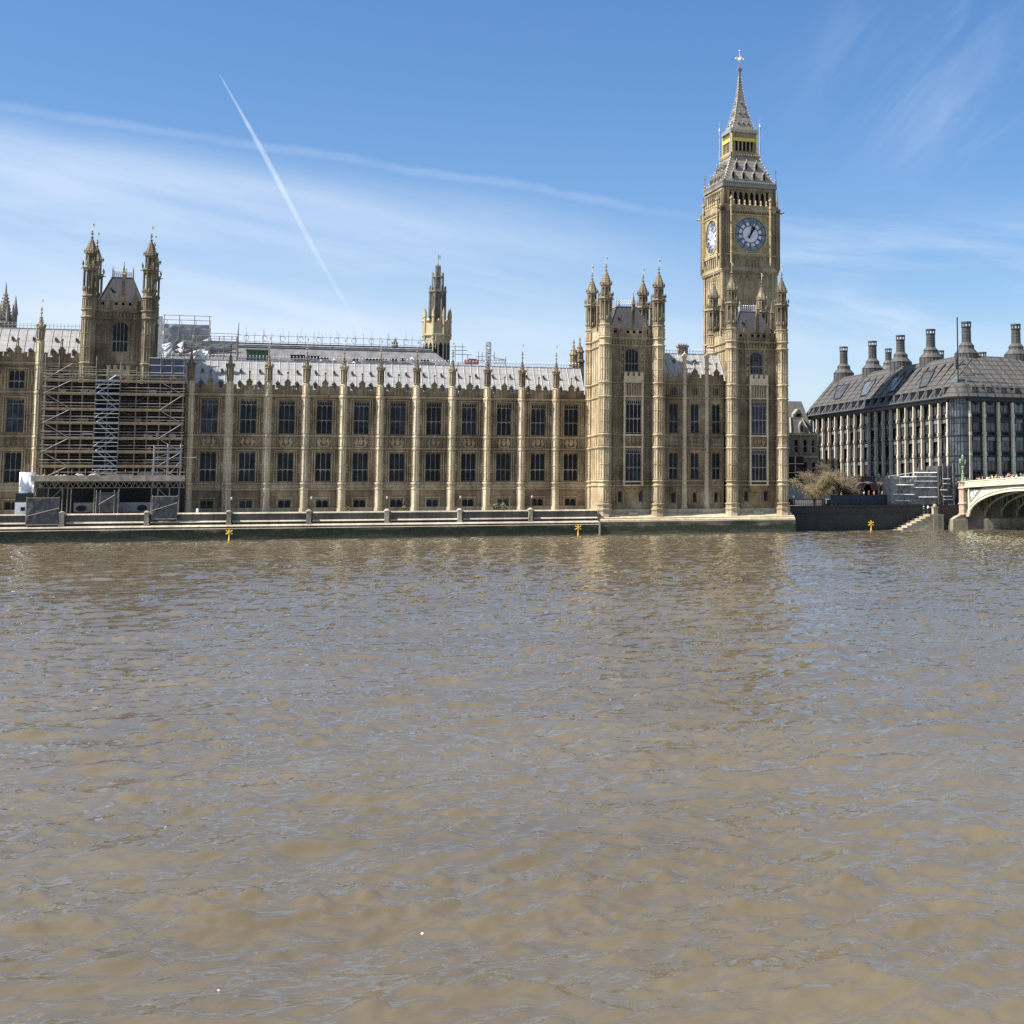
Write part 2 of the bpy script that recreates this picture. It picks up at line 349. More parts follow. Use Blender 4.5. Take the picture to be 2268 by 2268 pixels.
def build_water():
    d = [13.0]
    while d[-1] < 330: d.append(d[-1]+min(max(0.085, d[-1]*0.0032), 0.45))
    d = np.array(d); th = np.linspace(YAW-R_(33), YAW+R_(16), 640)
    D, T = np.meshgrid(d, th, indexing='ij'); x = CAM.x+D*np.sin(T); y = CAM.y+D*np.cos(T)
    c, s = math.cos(0.35), math.sin(0.35)
    t1 = height_tile(1024, 97.0, 3, 7.0, 2.4, R_(102)); t2 = height_tile(1024, 41.0, 5, 1.35, 2.0, R_(80)); t3 = height_tile(512, 233.0, 8, 30, 1, R_(100)); t4 = height_tile(1024, 67.0, 15, 2.8, 2.2, R_(105))
    t5 = height_tile(1024, 37.0, 25, 0.62, 1.4, R_(92)); sharp = lambda q: q+0.24*(q*q-1)
    patch = np.clip(0.95+0.50*sample(t3, 233.0, x*1.9, y*3.0), 0.2, 2.1)
    z = 0.050*sample(t1, 97.0, x, y)+0.0150*sample(t4, 67.0, c*x+s*y, c*y-s*x)+WAVELET*patch*sharp(sample(t2, 41.0, c*x-s*y, s*x+c*y))
    z = z+0.0046*patch*sharp(sample(t5, 37.0, x, y))*np.clip(1.35-D/120, 0, 1)
    nr, nc = x.shape
    v = np.stack([x, y, z], -1).reshape(-1, 3).astype(np.float32)
    idx = np.arange(nr*nc).reshape(nr, nc); q = np.stack([idx[:-1, :-1], idx[:-1, 1:], idx[1:, 1:], idx[1:, :-1]], -1).reshape(-1, 4)
    me = bpy.data.meshes.new('river_water'); me.vertices.add(len(v)); me.vertices.foreach_set('co', v.ravel())
    me.loops.add(q.size); me.loops.foreach_set('vertex_index', q.ravel().astype(np.int32)); me.polygons.add(len(q))
    me.polygons.foreach_set('loop_start', np.arange(0, q.size, 4, dtype=np.int32)); me.polygons.foreach_set('use_smooth', np.ones(len(q), bool))
    me.update(calc_edges=True); me.validate()
    mt, nt, b = new_mat('muddy water')
    n1 = nz(nt, 0.05, 4, 0.6); n2 = nz(nt, 0.6, 4, 0.6)
    c1 = ramp(nt, n1, [(0.3, WATER_A), (0.7, WATER_B)])
    wc = mixc(nt, 0.3, c1, ramp(nt, n2, [(0.3, (0.8, 0.8, 0.8)), (0.7, (1.15, 1.15, 1.1))]), 'MULTIPLY'); nt.nodes.remove(b)
    r1 = nz(nt, 3.0, 3, 0.6, stretch=(0.5, 1.0, 1.0)); bn = nt.nodes.new('ShaderNodeBump'); bn.inputs['Strength'].default_value = WATER_BUMP; bn.inputs['Distance'].default_value = 0.1; nt.links.new(r1, bn.inputs['Height'])
    # light scattered back from the silt below the surface hardly follows the ripples; the mirror reflection does
    df = nt.nodes.new('ShaderNodeBsdfDiffuse'); nt.links.new(wc, df.inputs['Color']); up = nt.nodes.new('ShaderNodeVectorMath'); up.operation = 'ADD'; gm = nt.nodes.new('ShaderNodeNewGeometry'); sc_ = nt.nodes.new('ShaderNodeVectorMath'); sc_.operation = 'SCALE'; sc_.inputs['Scale'].default_value = 0.5
    nt.links.new(gm.outputs['Normal'], sc_.inputs[0]); nt.links.new(sc_.outputs[0], up.inputs[0]); up.inputs[1].default_value = (0, 0, 0.5); nm = nt.nodes.new('ShaderNodeVectorMath'); nm.operation = 'NORMALIZE'; nt.links.new(up.outputs[0], nm.inputs[0]); nt.links.new(nm.outputs[0], df.inputs['Normal'])
    gl = nt.nodes.new('ShaderNodeBsdfGlossy'); gl.inputs['Roughness'].default_value = 0.05; gl.inputs['Color'].default_value = (0.96, 0.97, 0.96, 1); nt.links.new(bn.outputs[0], gl.inputs['Normal'])
    fr = nt.nodes.new('ShaderNodeFresnel'); fr.inputs['IOR'].default_value = 1.34; nt.links.new(bn.outputs[0], fr.inputs['Normal'])
    ms = nt.nodes.new('ShaderNodeMixShader'); nt.links.new(fr.outputs[0], ms.inputs[0]); nt.links.new(df.outputs[0], ms.inputs[1]); nt.links.new(gl.outputs[0], ms.inputs[2]); nt.links.new(ms.outputs[0], nt.nodes['Material Output'].inputs[0])
    me.materials.append(mt); o = bpy.data.objects.new('water', me); col.objects.link(o); tag(o, kind='structure')
    mb = MB(); mb.quad((-4000, -600, -0.7), (4000, -600, -0.7), (4000, 40, -0.7), (-4000, 40, -0.7)); o2 = mb.build('water_sheet', mt); tag(o2, kind='structure')  # flat water sheet under and beyond the wave mesh
WATER_A, WATER_B, WATER_BUMP = (0.088, 0.071, 0.045), (0.118, 0.096, 0.061), 0.20
WAVELET = 0.0145
build_water()
mb = MB(); mb.box(-3000, 139, 0.9, 6000, -3, 4.4); mb.box(139, 3000, -8, 6000, -3, 4.4)
tag(mb.build('ground', plain('ground paving', (0.16, 0.155, 0.15), 0.9, 0, 0.3, 0.3)), kind='structure')

# ------------------------------------------------------------------ gothic pieces
_wm = {}
def window(parent, x, y, z, w, h, nl, transoms=(), head=0.0, rotz=0.0, deep=0.30, name='window', matk='stone_grey', pointed=False, glass='glass'):
    key = (round(w, 2), round(h, 2), nl, tuple(round(t, 2) for t in transoms), head, matk, pointed, glass)
    if key not in _wm:
        f = MB(); hw = w/2; t = 0.07
        f.box(-hw, -hw+t, 0, .2, 0, h); f.box(hw-t, hw, 0, .2, 0, h); f.box(-hw+t, hw-t, 0.005, .2, 0, .1); f.box(-hw+t, hw-t, 0.005, .2, h-.08, h)
        lw = (w-2*t)/nl; zt = h-head
        for i in range(1, nl): f.box(-hw+t+i*lw-.04, -hw+t+i*lw+.04, 0.01, .18, .1, h-.08)
        tiers = [0.1]+list(transoms)+[zt]
        for tr in transoms: f.box(-hw+t, hw-t, 0.02, .18, tr-.05, tr+.05)
        for k in range(1, len(tiers)):
            for i in range(nl):
                a = -hw+t+i*lw; f.arch(a+.03, a+lw-.03, tiers[k]-.42, tiers[k]-.08, 0.04, .14, 4, tiers[k])
        if head:
            for i in range(2*nl):
                a = -hw+t+i*lw/2; f.arch(a+.04, a+lw/2-.04, h-.5, h-.15, 0.05, .13, 3, h-.05); f.box(a-.03, a+.03, .03, .15, zt, h-.08)
        if pointed: f.arch(-hw, hw, h-w*.45, h-.02, -0.01, .21, 7, h)
        g = MB(); g.quad((-hw, .15, 0), (hw, .15, 0), (hw, .15, h), (-hw, .15, h))
        _wm[key] = (f.mesh('window', M[matk]), g.mesh('pane', M[glass]))
    fm, gm = _wm[key]
    c, s = math.cos(rotz), math.sin(rotz)
    o = inst(fm, name, parent, (x-s*deep, y+c*deep, z), rotz)
    p = bpy.data.objects.new('pane', gm); col.objects.link(p); p.parent = o
    return o
def merlons(mb, x0, x1, z, h, w, gap, y0, y1, cap=0.08):
    n = max(1, int(round((x1-x0+gap)/(w+gap)))); g = ((x1-x0)-n*w)/max(1, n-1) if n > 1 else 0
    for i in range(n):
        a = x0+i*(w+g); mb.box(a, a+w, y0, y1, z, z+h); mb.box(a-.04, a+w+.04, y0-.06, y1+.06, z+h, z+h+cap)
def crockets(mb, cx, cy, z0, r0, z1, r1, n=8, k=5, size=.13, rot=None):
    rot = math.pi/n if rot is None else rot
    for j in range(k):
        t = (j+.3)/k; z = z0+(z1-z0)*t; r = r0+(r1-r0)*t+size*.5
        for i in range(n):
            a = rot+2*math.pi*i/n; mb.bead(cx+r*math.cos(a), cy+r*math.sin(a), z, size, size*1.2)
def finial(mb, cx, cy, z, h, r=.1):
    mb.lathe([(z, r*.7), (z+h*.18, r*.6), (z+h*.22, r*2.2), (z+h*.32, r*1.9), (z+h*.38, r*.6), (z+h*.55, r*.55), (z+h*.6, r*2.6), (z+h*.7, r*1.6), (z+h*.75, r*.5), (z+h*.82, r*1.2), (z+h, r*.1)], 6, cx, cy)
def vane(parent, cx, cy, z, h, k=1.0):
    v = MB(); v.bar((cx, cy, z), (cx, cy, z+h), .035*k); v.box(cx-.02, cx+.34*k, cy-.015, cy+.015, z+h*.62, z+h*.92); v.bead(cx, cy, z+h, .09*k)
    v.build('vane', M['vane'], parent)
def panel_ribs(mb, xs, z0, z1, y, w=.12, p=.10):
    for x in xs: mb.box(x-w/2, x+w/2, y-p, y, z0, z1)
def string(mb, x0, x1, z, y, p=.22, h=.26):
    mb.box(x0, x1, y-p, y, z, z+h*.5); mb.box(x0, x1, y-p*.6, y+.01, z-h*.5, z)

# the octagonal-fronted buttress that repeats along the river front
BW = 0.62
def butt_poly(k=0.0): w = BW+k; return [(-w, .96), (-w, .50-k*.5), (-.10-k*.4, -.08-k), (.10+k*.4, -.08-k), (w, .50-k*.5), (w, .96)]
def buttress_mesh(levels, ztop, mat):
    """levels: heights of the rings from the base up; the last one is the parapet string"""
    b = MB(); z0 = 3.9; pol = butt_poly(.10)
    b.prism(butt_poly(.2), z0, z0+.9); b.prism(pol, z0+.9, levels[0]); prev = levels[0]
    for i, z in enumerate(levels):
        b.prism(butt_poly(.17 if i < 2 else .10), z-.13, z+.15)
        nxt = levels[i+1] if i+1 < len(levels) else ztop
        k = .04 if i == 0 else (0.0 if i < len(levels)-1 else -.06); b.prism(butt_poly(k), z+.15, nxt-.13 if i+1 < len(levels) else nxt)
        # sunk panels shown by raised margins on the two slanting faces
        zt = (nxt-.3); zb = z+.4; mid = (zb+zt)/2
        for sx in (-1, 1):
            A = Vector((sx*(BW+k), .50-k*.5, 0)); B = Vector((sx*(.10+k*.4), -.08-k, 0)); nrm = Vector((sx*.58, -.52, 0)).normalized()*.05
            for t in (.06, .94):
                p = A.lerp(B, t); b.bar(p+nrm+Vector((0, 0, zb)), p+nrm+Vector((0, 0, zt)), .055)
            for zz in ((zb, mid, zt) if zt-zb > 3 else (zb, zt)):
                b.bar(A.lerp(B, .06)+nrm+Vector((0, 0, zz)), A.lerp(B, .94)+nrm+Vector((0, 0, zz)), .05)
    return b.mesh('buttress', mat)
def pinnacle_mesh(ztop, ztip, mat, r=.52):
    p = MB(); hsh = ztip-ztop; zs = ztop+hsh*.34
    cy = .45
    p.lathe([(ztop, r), (ztop+.15, r*1.15), (ztop+.3, r*.95), (zs, r*.9)], 8, 0, cy)
    for i in range(8):
        a = math.pi/8+i*math.pi/4; p.bar((r*math.cos(a), cy+r*math.sin(a), ztop+.3), (r*math.cos(a), cy+r*math.sin(a), zs), .09)
    p.lathe([(zs, r*1.05), (zs+.15, r*1.35), (zs+.35, r*1.3), (zs+.4, r*.95), (zs+hsh*.12, r*.8), (zs+hsh*.2, r*.5), (zs+hsh*.36, r*.2), (zs+hsh*.42, r*.16)], 8, 0, cy)
    for i in range(8):
        a = i*math.pi/4; p.bead(r*1.25*math.cos(a), cy+r*1.25*math.sin(a), zs+.55, .15, .34)
    crockets(p, 0, cy, zs+.6, r*.85, zs+hsh*.38, r*.25, 4, 4, .11, math.pi/4)
    finial(p, 0, cy, zs+hsh*.40, ztip-(zs+hsh*.40), .10)
    return p.mesh('pinnacle', mat)
def crest_panel(name, parent, x, y, z, w, h, mat):
    """carved coat of arms: shield, crown and two rampant supporters in relief"""
    key = ('crest', w, h)
    if key not in _wm:
        c = MB(); s = w/2.6
        c.box(-w/2-.08, -w/2, -.02, .2, 0, h); c.box(w/2, w/2+.08, -.02, .2, 0, h)
        c.extr([(-.32*s, h*.75), (-.32*s, h*.42), (0, h*.2), (.32*s, h*.42), (.32*s, h*.75)], -.02, .18)
        c.extr([(-.3*s, h*.79), (-.36*s, h*.97), (-.15*s, h*.88), (0, h*1.0), (.15*s, h*.88), (.36*s, h*.97), (.3*s, h*.79)], -.04, .18)
        for sx in (-1, 1):
            pts = [(.50, .16), (.62, .34), (.46, .52), (.42, .66), (.55, .80), (.68, .94), (.86, .90), (.84, .70), (.98, .55), (1.05, .78), (1.14, .76), (1.10, .44), (.92, .30), (.86, .12)]
            pl = [(sx*a*s, b*h) for a, b in pts]; c.extr(pl if sx > 0 else pl[::-1], .0, .18)
        c.extr([(-1.0*s, h*.04), (-.5*s, h*.16), (0, h*.1), (.5*s, h*.16), (1.0*s, h*.04), (.5*s, h*.02), (-.5*s, h*.02)], .02, .18)
        _wm[key] = c.mesh('carved_panel', mat)
    return inst(_wm[key], name, parent, (x, y, z))

S = 6.1; WY = 0.90          # bay width; wall plane of the river front
def bay_wall(wl, x0, x1, rows, zbot, ztop, wy=WY, w=None):
    """wall of one bay; rows: (window centre x, half width, z0, z1)"""
    holes = [(c-hw, c+hw, a, b) for c, hw, a, b in rows]; wl.wall(x0, x1, zbot, ztop, holes, wy, .5)
    for c, hw, a, b in rows:
        if b-a < 3: 
            w.box(c-hw-.28, c-hw-.08, wy-.14, wy, a-.2, b+.35); w.box(c+hw+.08, c+hw+.28, wy-.14, wy, a-.2, b+.35); w.box(c-hw-.36, c+hw+.36, wy-.2, wy, b+.2, b+.4); continue
        for sx in (-1, 1):
            panel_ribs(w, [c+sx*(hw+.14), c+sx*(hw+.5)], a-.1, b+.3, wy, .16, .18)
            e = (x1-BW-.25) if sx > 0 else (x0+BW+.25)
            xx = c+sx*(hw+.95); panel_ribs(w, [xx], a, b+.2, wy, .10, .09)
            # small canopied niche with a carved figure between window and buttress
            xm = (xx+e)/2; zm = a+(b-a)*.45
            w.box(xm-.22, xm+.22, wy-.16, wy, zm-.75, zm-.55); w.box(xm-.15, xm+.15, wy-.14, wy, zm-.55, zm+.35); w.extr([(xm-.26, zm+.4), (xm+.26, zm+.4), (xm, zm+1.1)], wy-.2, wy)
            for zz in (a+.6, a+(b-a)*.72, b-.2): w.box(min(xx, e), max(xx, e), wy-.07, wy, zz, zz+.1)
        w.box(c-hw-.6, c+hw+.6, wy-.24, wy, b+.18, b+.34)
def parapet(p, x0, x1, z, wy, gab=True, hh=1.0):
    """pierced and embattled parapet above the string at z"""
    p.box(x0, x1, wy-.12, wy+.35, z, z+hh+.12); xc = (x0+x1)/2
    for i in range(int((x1-x0)/.36)): 
        a = x0+.18+i*.36; p.box(a-.05, a+.05, wy-.2, wy-.12, z+.1, z+hh)
    for a, b in ((x0+BW-.05, xc-.85), (xc+.85, x1-BW+.05)): 
        if b-a > .8: merlons(p, a, b, z+hh+.12, .62, .5, .34, wy-.12, wy+.35)
    n = int((x1-x0)/.42)
    for i in range(n):        # carved bosses under the string
        a = x0+(i+.5)*(x1-x0)/n; p.bead(a, wy-.12, z-.42, .17, .2)
def gablet_mesh(mat, wy):
    g = MB(); g.box(-.78, .78, wy-.26, wy+.4, .02, 1.55); g.box(-.9, .9, wy-.34, wy+.48, 1.55, 1.68); g.box(-.48, .48, wy-.26, wy+.4, 1.68, 2.25); g.box(-.58, .58, wy-.32, wy+.46, 2.25, 2.36)
    g.extr([(-.5, 2.36), (.5, 2.36), (0, 3.0)], wy-.2, wy+.34); g.bar((0, wy+.05, 2.7), (0, wy+.05, 4.0), .10); g.bead(0, wy+.05, 3.95, .24, .3); g.bead(0, wy+.05, 3.3, .15, .12)
    g.box(-.22, .22, wy-.33, wy-.26, .4, 1.3); g.extr([(-.3, 1.3), (.3, 1.3), (0, 1.6)], wy-.34, wy-.26)
    return g.mesh('gablet', mat)
def vent_mesh(kind, mat):
    v = MB(); s = .62 if kind else .36
    v.extrx([(-.75*s, 0), (1.1*s, 1.25*s), (-.75*s, 1.25*s)], -.42*s, .42*s); v.add([(-.62*s, -.9*s, 1.25*s), (.62*s, -.9*s, 1.25*s), (.0, -.85*s, 2.0*s), (.0, 1.5*s, 1.95*s), (-.62*s, 1.15*s, 1.25*s), (.62*s, 1.15*s, 1.25*s)], [(0, 1, 2), (0, 2, 3, 4), (1, 5, 3, 2), (0, 4, 5, 1)])
    return v.mesh('roof_vent', mat)
VENT = None
def roof_slope(parent, x0, x1, y0, z0, y1, z1, mat, name='roof', back=14.0, crest=True, hipl=0.0):
    r = MB(); t = 0
    r.quad((x0, y0, z0), (x1, y0, z0), (x1, y1, z1), (x0, y1, z1)); r.quad((x0, y1, z1), (x1, y1, z1), (x1, y1+(y1-y0)+back*.2, z0), (x0, y1+(y1-y0)+back*.2, z0))
    for x in (x0, x1): r.poly([(x, y0, z0), (x, y1, z1), (x, y1+(y1-y0)+back*.2, z0)])
    n = int((x1-x0)/1.25)
    for i in range(n+1):
        x = x0+i*(x1-x0)/n; r.bar((x, y0-.03, z0+.03), (x, y1-.02, z1+.05), .05)
    o = r.build(name, mat, parent)
    if crest:
        c = MB(); c.box(x0, x1, y1-.06, y1+.06, z1, z1+.16); c.bar((x0, y1, z1+.62), (x1, y1, z1+.62), .03)
        k = int((x1-x0)/.55)
        for i in range(k): 
            x = x0+(i+.5)*(x1-x0)/k; c.bar((x, y1, z1+.1), (x, y1, z1+.95), .03); c.bead(x, y1, z1+.92, .1, .14)
        c.build('cresting', M['crest'], o)
    return o

# ------------------------------------------------------------------ terrace and river walls
mb = MB(); mb.box(-60, 66.9, -12.0, 0.88, -3, 3.9); tag(mb.build('terrace', plain('terrace paving', (0.22, 0.20, 0.17), 0.9)), kind='structure')
def river_wall():
    t = thing('river_wall', 'long grey granite river wall with a ledged parapet below the palace terrace', 'river wall', (-20, -12.5, 0))
    w = MB(); w.extrx([(-12.0, -3), (-13.4, -3), (-12.9, 1.75), (-12.95, 1.75), (-12.95, 1.95), (-12.8, 2.1), (-12.0, 2.1)], -60, 66.6)
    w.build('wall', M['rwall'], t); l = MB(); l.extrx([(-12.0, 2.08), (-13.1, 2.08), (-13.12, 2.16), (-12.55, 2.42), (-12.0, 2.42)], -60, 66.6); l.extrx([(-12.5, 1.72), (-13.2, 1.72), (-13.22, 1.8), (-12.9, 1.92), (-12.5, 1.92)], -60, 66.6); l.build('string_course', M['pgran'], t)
    posts = [-40.6, -28.6, -16.58, -4.63, 7.34, 19.39, 31.57, 43.28, 55.07, 66.9]
    pm = MB(); pm.box(-.34, .34, -.62, .34, 2.32, 4.3); pm.box(-.42, .42, -.7, .42, 2.32, 2.7); pm.prism([(-.44, -.72), (.44, -.72), (.44, .44), (-.44, .44)], 4.3, 4.42); pm.lathe([(4.42, .5), (4.52, .46), (4.68, .2), (4.72, .02)], 8, 0, -.14)
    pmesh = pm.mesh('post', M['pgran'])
    for i in range(len(posts)-1):
        a, b = posts[i]+.36, posts[i+1]-.36; p = MB()
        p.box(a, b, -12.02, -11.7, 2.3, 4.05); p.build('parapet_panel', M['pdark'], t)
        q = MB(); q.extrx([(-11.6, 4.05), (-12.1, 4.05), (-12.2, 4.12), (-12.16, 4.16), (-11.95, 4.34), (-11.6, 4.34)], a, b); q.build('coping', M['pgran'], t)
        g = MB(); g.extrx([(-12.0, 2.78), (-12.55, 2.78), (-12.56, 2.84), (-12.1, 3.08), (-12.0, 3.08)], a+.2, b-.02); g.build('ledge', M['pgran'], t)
    for x in posts[:-1]: inst(pmesh, 'post', t, (x, -11.95, 0))
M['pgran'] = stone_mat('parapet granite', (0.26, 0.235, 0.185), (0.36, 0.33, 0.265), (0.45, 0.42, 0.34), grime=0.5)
M['pdark'] = stone_mat('shade-dark granite', (0.06, 0.055, 0.048), (0.10, 0.092, 0.08), (0.16, 0.148, 0.125), grime=0.5)  # darker granite copy: shade on panels and bridge abutment put into the colour
river_wall()

# ------------------------------------------------------------------ river-front ranges
gab = gablet_mesh(M['stone'], WY)
def wing(name, label, base, bays, levels, rows, ztop_b, ztip, zpar, roof, butts, baseWin=True, headrows=()):
    t = thing(name, label, 'palace', base)
    w = MB(); p = MB(); rb = MB()
    for x0, x1 in bays:
        xc = (x0+x1)/2+.02; rr = [(xc, hw, a, b) for hw, a, b in rows if b < zpar]
        bay_wall(w, x0, x1, rr, 3.9, zpar, WY, rb); parapet(p, x0, x1, zpar, WY)
        for hw, a, b in rows:
            h = b-a
            if h < 3: window(t, xc, WY, a, 2*hw, h, 2, (), 0, 0, .32)
            else: window(t, xc, WY, a, 2*hw, h, 3, (h*.42,), .75 if (a, b) in headrows else 0.0, 0, .30)
        inst(gab, 'gablet', t, (xc, 0, zpar))
        for i, x in enumerate((xc-1.55, xc+1.55)):
            inst(VENT[1], 'roof_vent', t, (x, roof[0]+(roof[2]-roof[0])*.16, roof[1]+(roof[3]-roof[1])*.16)); inst(VENT[0], 'roof_vent', t, (x+.1, roof[0]+(roof[2]-roof[0])*.62, roof[1]+(roof[3]-roof[1])*.62))
    X0, X1 = bays[0][0], bays[-1][1]
    s = MB()
    for z in levels: string(s, X0, X1, z, WY, .26 if z != levels[-1] else .4, .3 if z != levels[-1] else .42)
    s.box(X0, X1, WY-.3, WY, 7.8, 8.05); s.box(X0, X1, WY-.12, WY, 8.05, levels[0]-.2); s.box(X0, X1, WY-.25, WY, 3.9, 4.9)
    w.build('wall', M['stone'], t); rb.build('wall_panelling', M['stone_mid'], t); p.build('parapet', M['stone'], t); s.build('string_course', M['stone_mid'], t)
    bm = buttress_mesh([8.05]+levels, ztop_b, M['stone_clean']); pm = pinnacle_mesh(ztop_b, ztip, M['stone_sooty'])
    for x in butts:
        b = inst(bm, 'buttress', t, (x, 0, 0)); q = bpy.data.objects.new('pinnacle', pm); col.objects.link(q); q.parent = b
        v = MB(); v.bar((0, .45, ztip-.1), (0, .45, ztip+1.3), .03); v.box(-.01, .22, .44, .46, ztip+.75, ztip+1.15); vo = bpy.data.objects.new('vane', v.mesh('vane', M['vane'])); col.objects.link(vo); vo.parent = b
    roof_slope(t, X0, X1, *roof, M['lead'])
    bk = MB(); bk.box(X0, X1, WY+.5, 14, 3.9, zpar-.2); bk.build('rear_block', M['stone'], t)
    return t
M['vent'] = plain('dark lead', (0.10, 0.10, 0.105), 0.6)
VENT = (vent_mesh(0, M['vent']), vent_mesh(1, M['vent']))
off = BW+.03
bxs = [S*k+off for k in range(0, 11)]
bays = [(bxs[k], bxs[k+1]) for k in range(0, 10)]+[(bxs[10], 67.4)]
central = wing('palace_wing', 'long gothic palace range of eleven tall window bays under a pale lead roof', (33, 0, 3.9),
     [(-5.4, bxs[0])]+bays, [8.95, 14.90, 16.97, 23.72], [(1.0, 4.35, 6.2), (1.28, 9.25, 14.2), (1.28, 17.3, 23.0)], 26.0, 32.4, 23.72, (2.4, 24.3, 7.2, 30.0), bxs, headrows={(17.3, 23.0)})
for k, (x0, x1) in enumerate([(-5.4, bxs[0])]+bays):
    crest_panel('carved_panel', central, (x0+x1)/2, WY-.2, 15.1, 2.6, 1.7, M['stone_mid'])
lb = [-46.9, -40.8, -34.7, -28.6, -22.1, -15.8]
leftw = wing('palace_wing', 'taller gothic palace range with three storeys of windows left of the scaffolding', (-30, 0, 3.9),
     [(lb[i], lb[i+1]) for i in range(5)], [8.95, 14.62, 16.56, 23.65, 28.28], [(.95, 4.35, 6.2), (1.2, 9.2, 14.1), (1.25, 17.2, 22.6), (1.15, 24.2, 27.2)], 32.0, 37.5, 28.28, (2.4, 28.9, 7.4, 34.5), lb[1:5], headrows={(17.2, 22.6)})
for i in range(5): crest_panel('carved_panel', leftw, (lb[i]+lb[i+1])/2, WY-.2, 14.8, 2.6, 1.6, M['stone'])

# ------------------------------------------------------------------ turreted river towers
def turret(parent, cx, cy, levels, zb, dz, r=1.06, flare=False, mat='stone_clean'):
    """levels: heights of rings; dz raises the upper works"""
    b = MB(); zs = 36.34+dz
    if flare: b.lathe([(2.1, 1.75), (2.3, 1.7), (3.4, 1.4), (3.9, 1.32), (4.1, 1.42), (4.4, 1.42), (4.5, 1.24), (5.0, 1.24), (5.05, 1.38), (5.25, 1.38), (5.3, 1.16)], 8, cx, cy); zb = 5.3
    b.lathe([(zb, r*1.05), (levels[0], r*1.05), (levels[0]+.01, r), (zs, r)], 8, cx, cy)
    for z in levels: b.lathe([(z-.22, r*1.02), (z-.08, r*1.2), (z+.08, r*1.2), (z+.2, r*1.02)], 8, cx, cy)
    segs = sorted(set(levels+[zb, zs]))
    for k in range(len(segs)-1):
        a, c = segs[k]+.35, segs[k+1]-.35
        if c-a < .6: continue
        nt_ = max(1, round((c-a)/2.2))
        for i in range(8):
            t0 = math.pi/8+i*math.pi/4; p0 = Vector((cx+r*math.cos(t0), cy+r*math.sin(t0), 0)); t1 = t0+math.pi/4; p1 = Vector((cx+r*math.cos(t1), cy+r*math.sin(t1), 0))
            nn = Vector((math.cos((t0+t1)/2), math.sin((t0+t1)/2), 0))*.05
            b.bar(p0+Vector((0, 0, a)), p0+Vector((0, 0, c)), .09)
            if math.sin((t0+t1)/2) < .5:
                q = p0.lerp(p1, .5)+nn; b.bar(q+Vector((0, 0, a)), q+Vector((0, 0, c)), .045)
                for j in range(nt_+1):
                    zz = a+(c-a)*j/nt_; b.bar(p0.lerp(p1, .08)+nn+Vector((0, 0, zz)), p0.lerp(p1, .92)+nn+Vector((0, 0, zz)), .06)
    o = b.build('turret', M[mat], parent)
    # open upper stage, crown, second stage, spirelet
    p = MB(); z1, z2, z3 = 41.0+dz, 43.4+dz, 45.2+dz
    p.lathe([(zs, r*1.16), (zs+.2, r*1.1), (zs+.3, r*.98), (zs+.9, r*.98)], 8, cx, cy); p.lathe([(zs+.9, r*.52), (z1, r*.52)], 8, cx, cy)
    for i in range(8):
        a = math.pi/8+i*math.pi/4; x, y = cx+r*.92*math.cos(a), cy+r*.92*math.sin(a); p.bar((x, y, zs+.9), (x, y, z1), .16, 6); x, y = cx+r*.70*math.cos(a), cy+r*.70*math.sin(a); p.bar((x, y, z1), (x, y, z2), .13, 6)
        a2 = i*math.pi/4; p.bead(cx+r*.95*math.cos(a2), cy+r*.95*math.sin(a2), zs+1.25, .22, .5)
        p.bead(cx+r*1.2*math.cos(a), cy+r*1.2*math.sin(a), z1+.75, .16, .55); p.bead(cx+r*1.0*math.cos(a2), cy+r*1.0*math.sin(a2), z2+.35, .13, .45); p.bead(cx+r*1.3*math.cos(a2), cy+r*1.3*math.sin(a2), z1-.05, .17, .12)
    p.lathe([(z1-.5, r*.95), (z1-.3, r*1.05), (z1, r*1.25), (z1+.3, r*1.15), (z1+.35, r*.72), (z1+.5, r*.45), (z2, r*.45)], 8, cx, cy)
    p.lathe([(z2-.45, r*.74), (z2-.1, r*.8), (z2, r*.96), (z2+.2, r*.88), (z2+.9, r*.70), (z2+1.6, r*.47), (z2+2.2, r*.28), (z3+.7, r*.14)], 8, cx, cy)
    crockets(p, cx, cy, z2+.3, r*.85, z3+.4, r*.18, 8, 5, .12); finial(p, cx, cy, z3+.4, 1.7, .12)
    po = p.build('pinnacle', M['stone_sooty'], o)
    vane(o, cx, cy, z3+1.9, 1.35, 1.0)
def side_pinnacle(parent, x, y, z0, z1):
    p = MB(); p.lathe([(z0, .42), (z0+1.2, .42), (z0+1.25, .5), (z0+1.4, .36), (z1-2.3, .34), (z1-2.2, .5), (z1-2.0, .36), (z1-.5, .06), (z1, .02)], 4, x, y); p.bead(x, y, z1-.25, .12)
    p.box(x-.22, x+.22, y-.5, y+.5, z1-3.4, z1-3.2); p.build('pinnacle', M['stone'], parent)
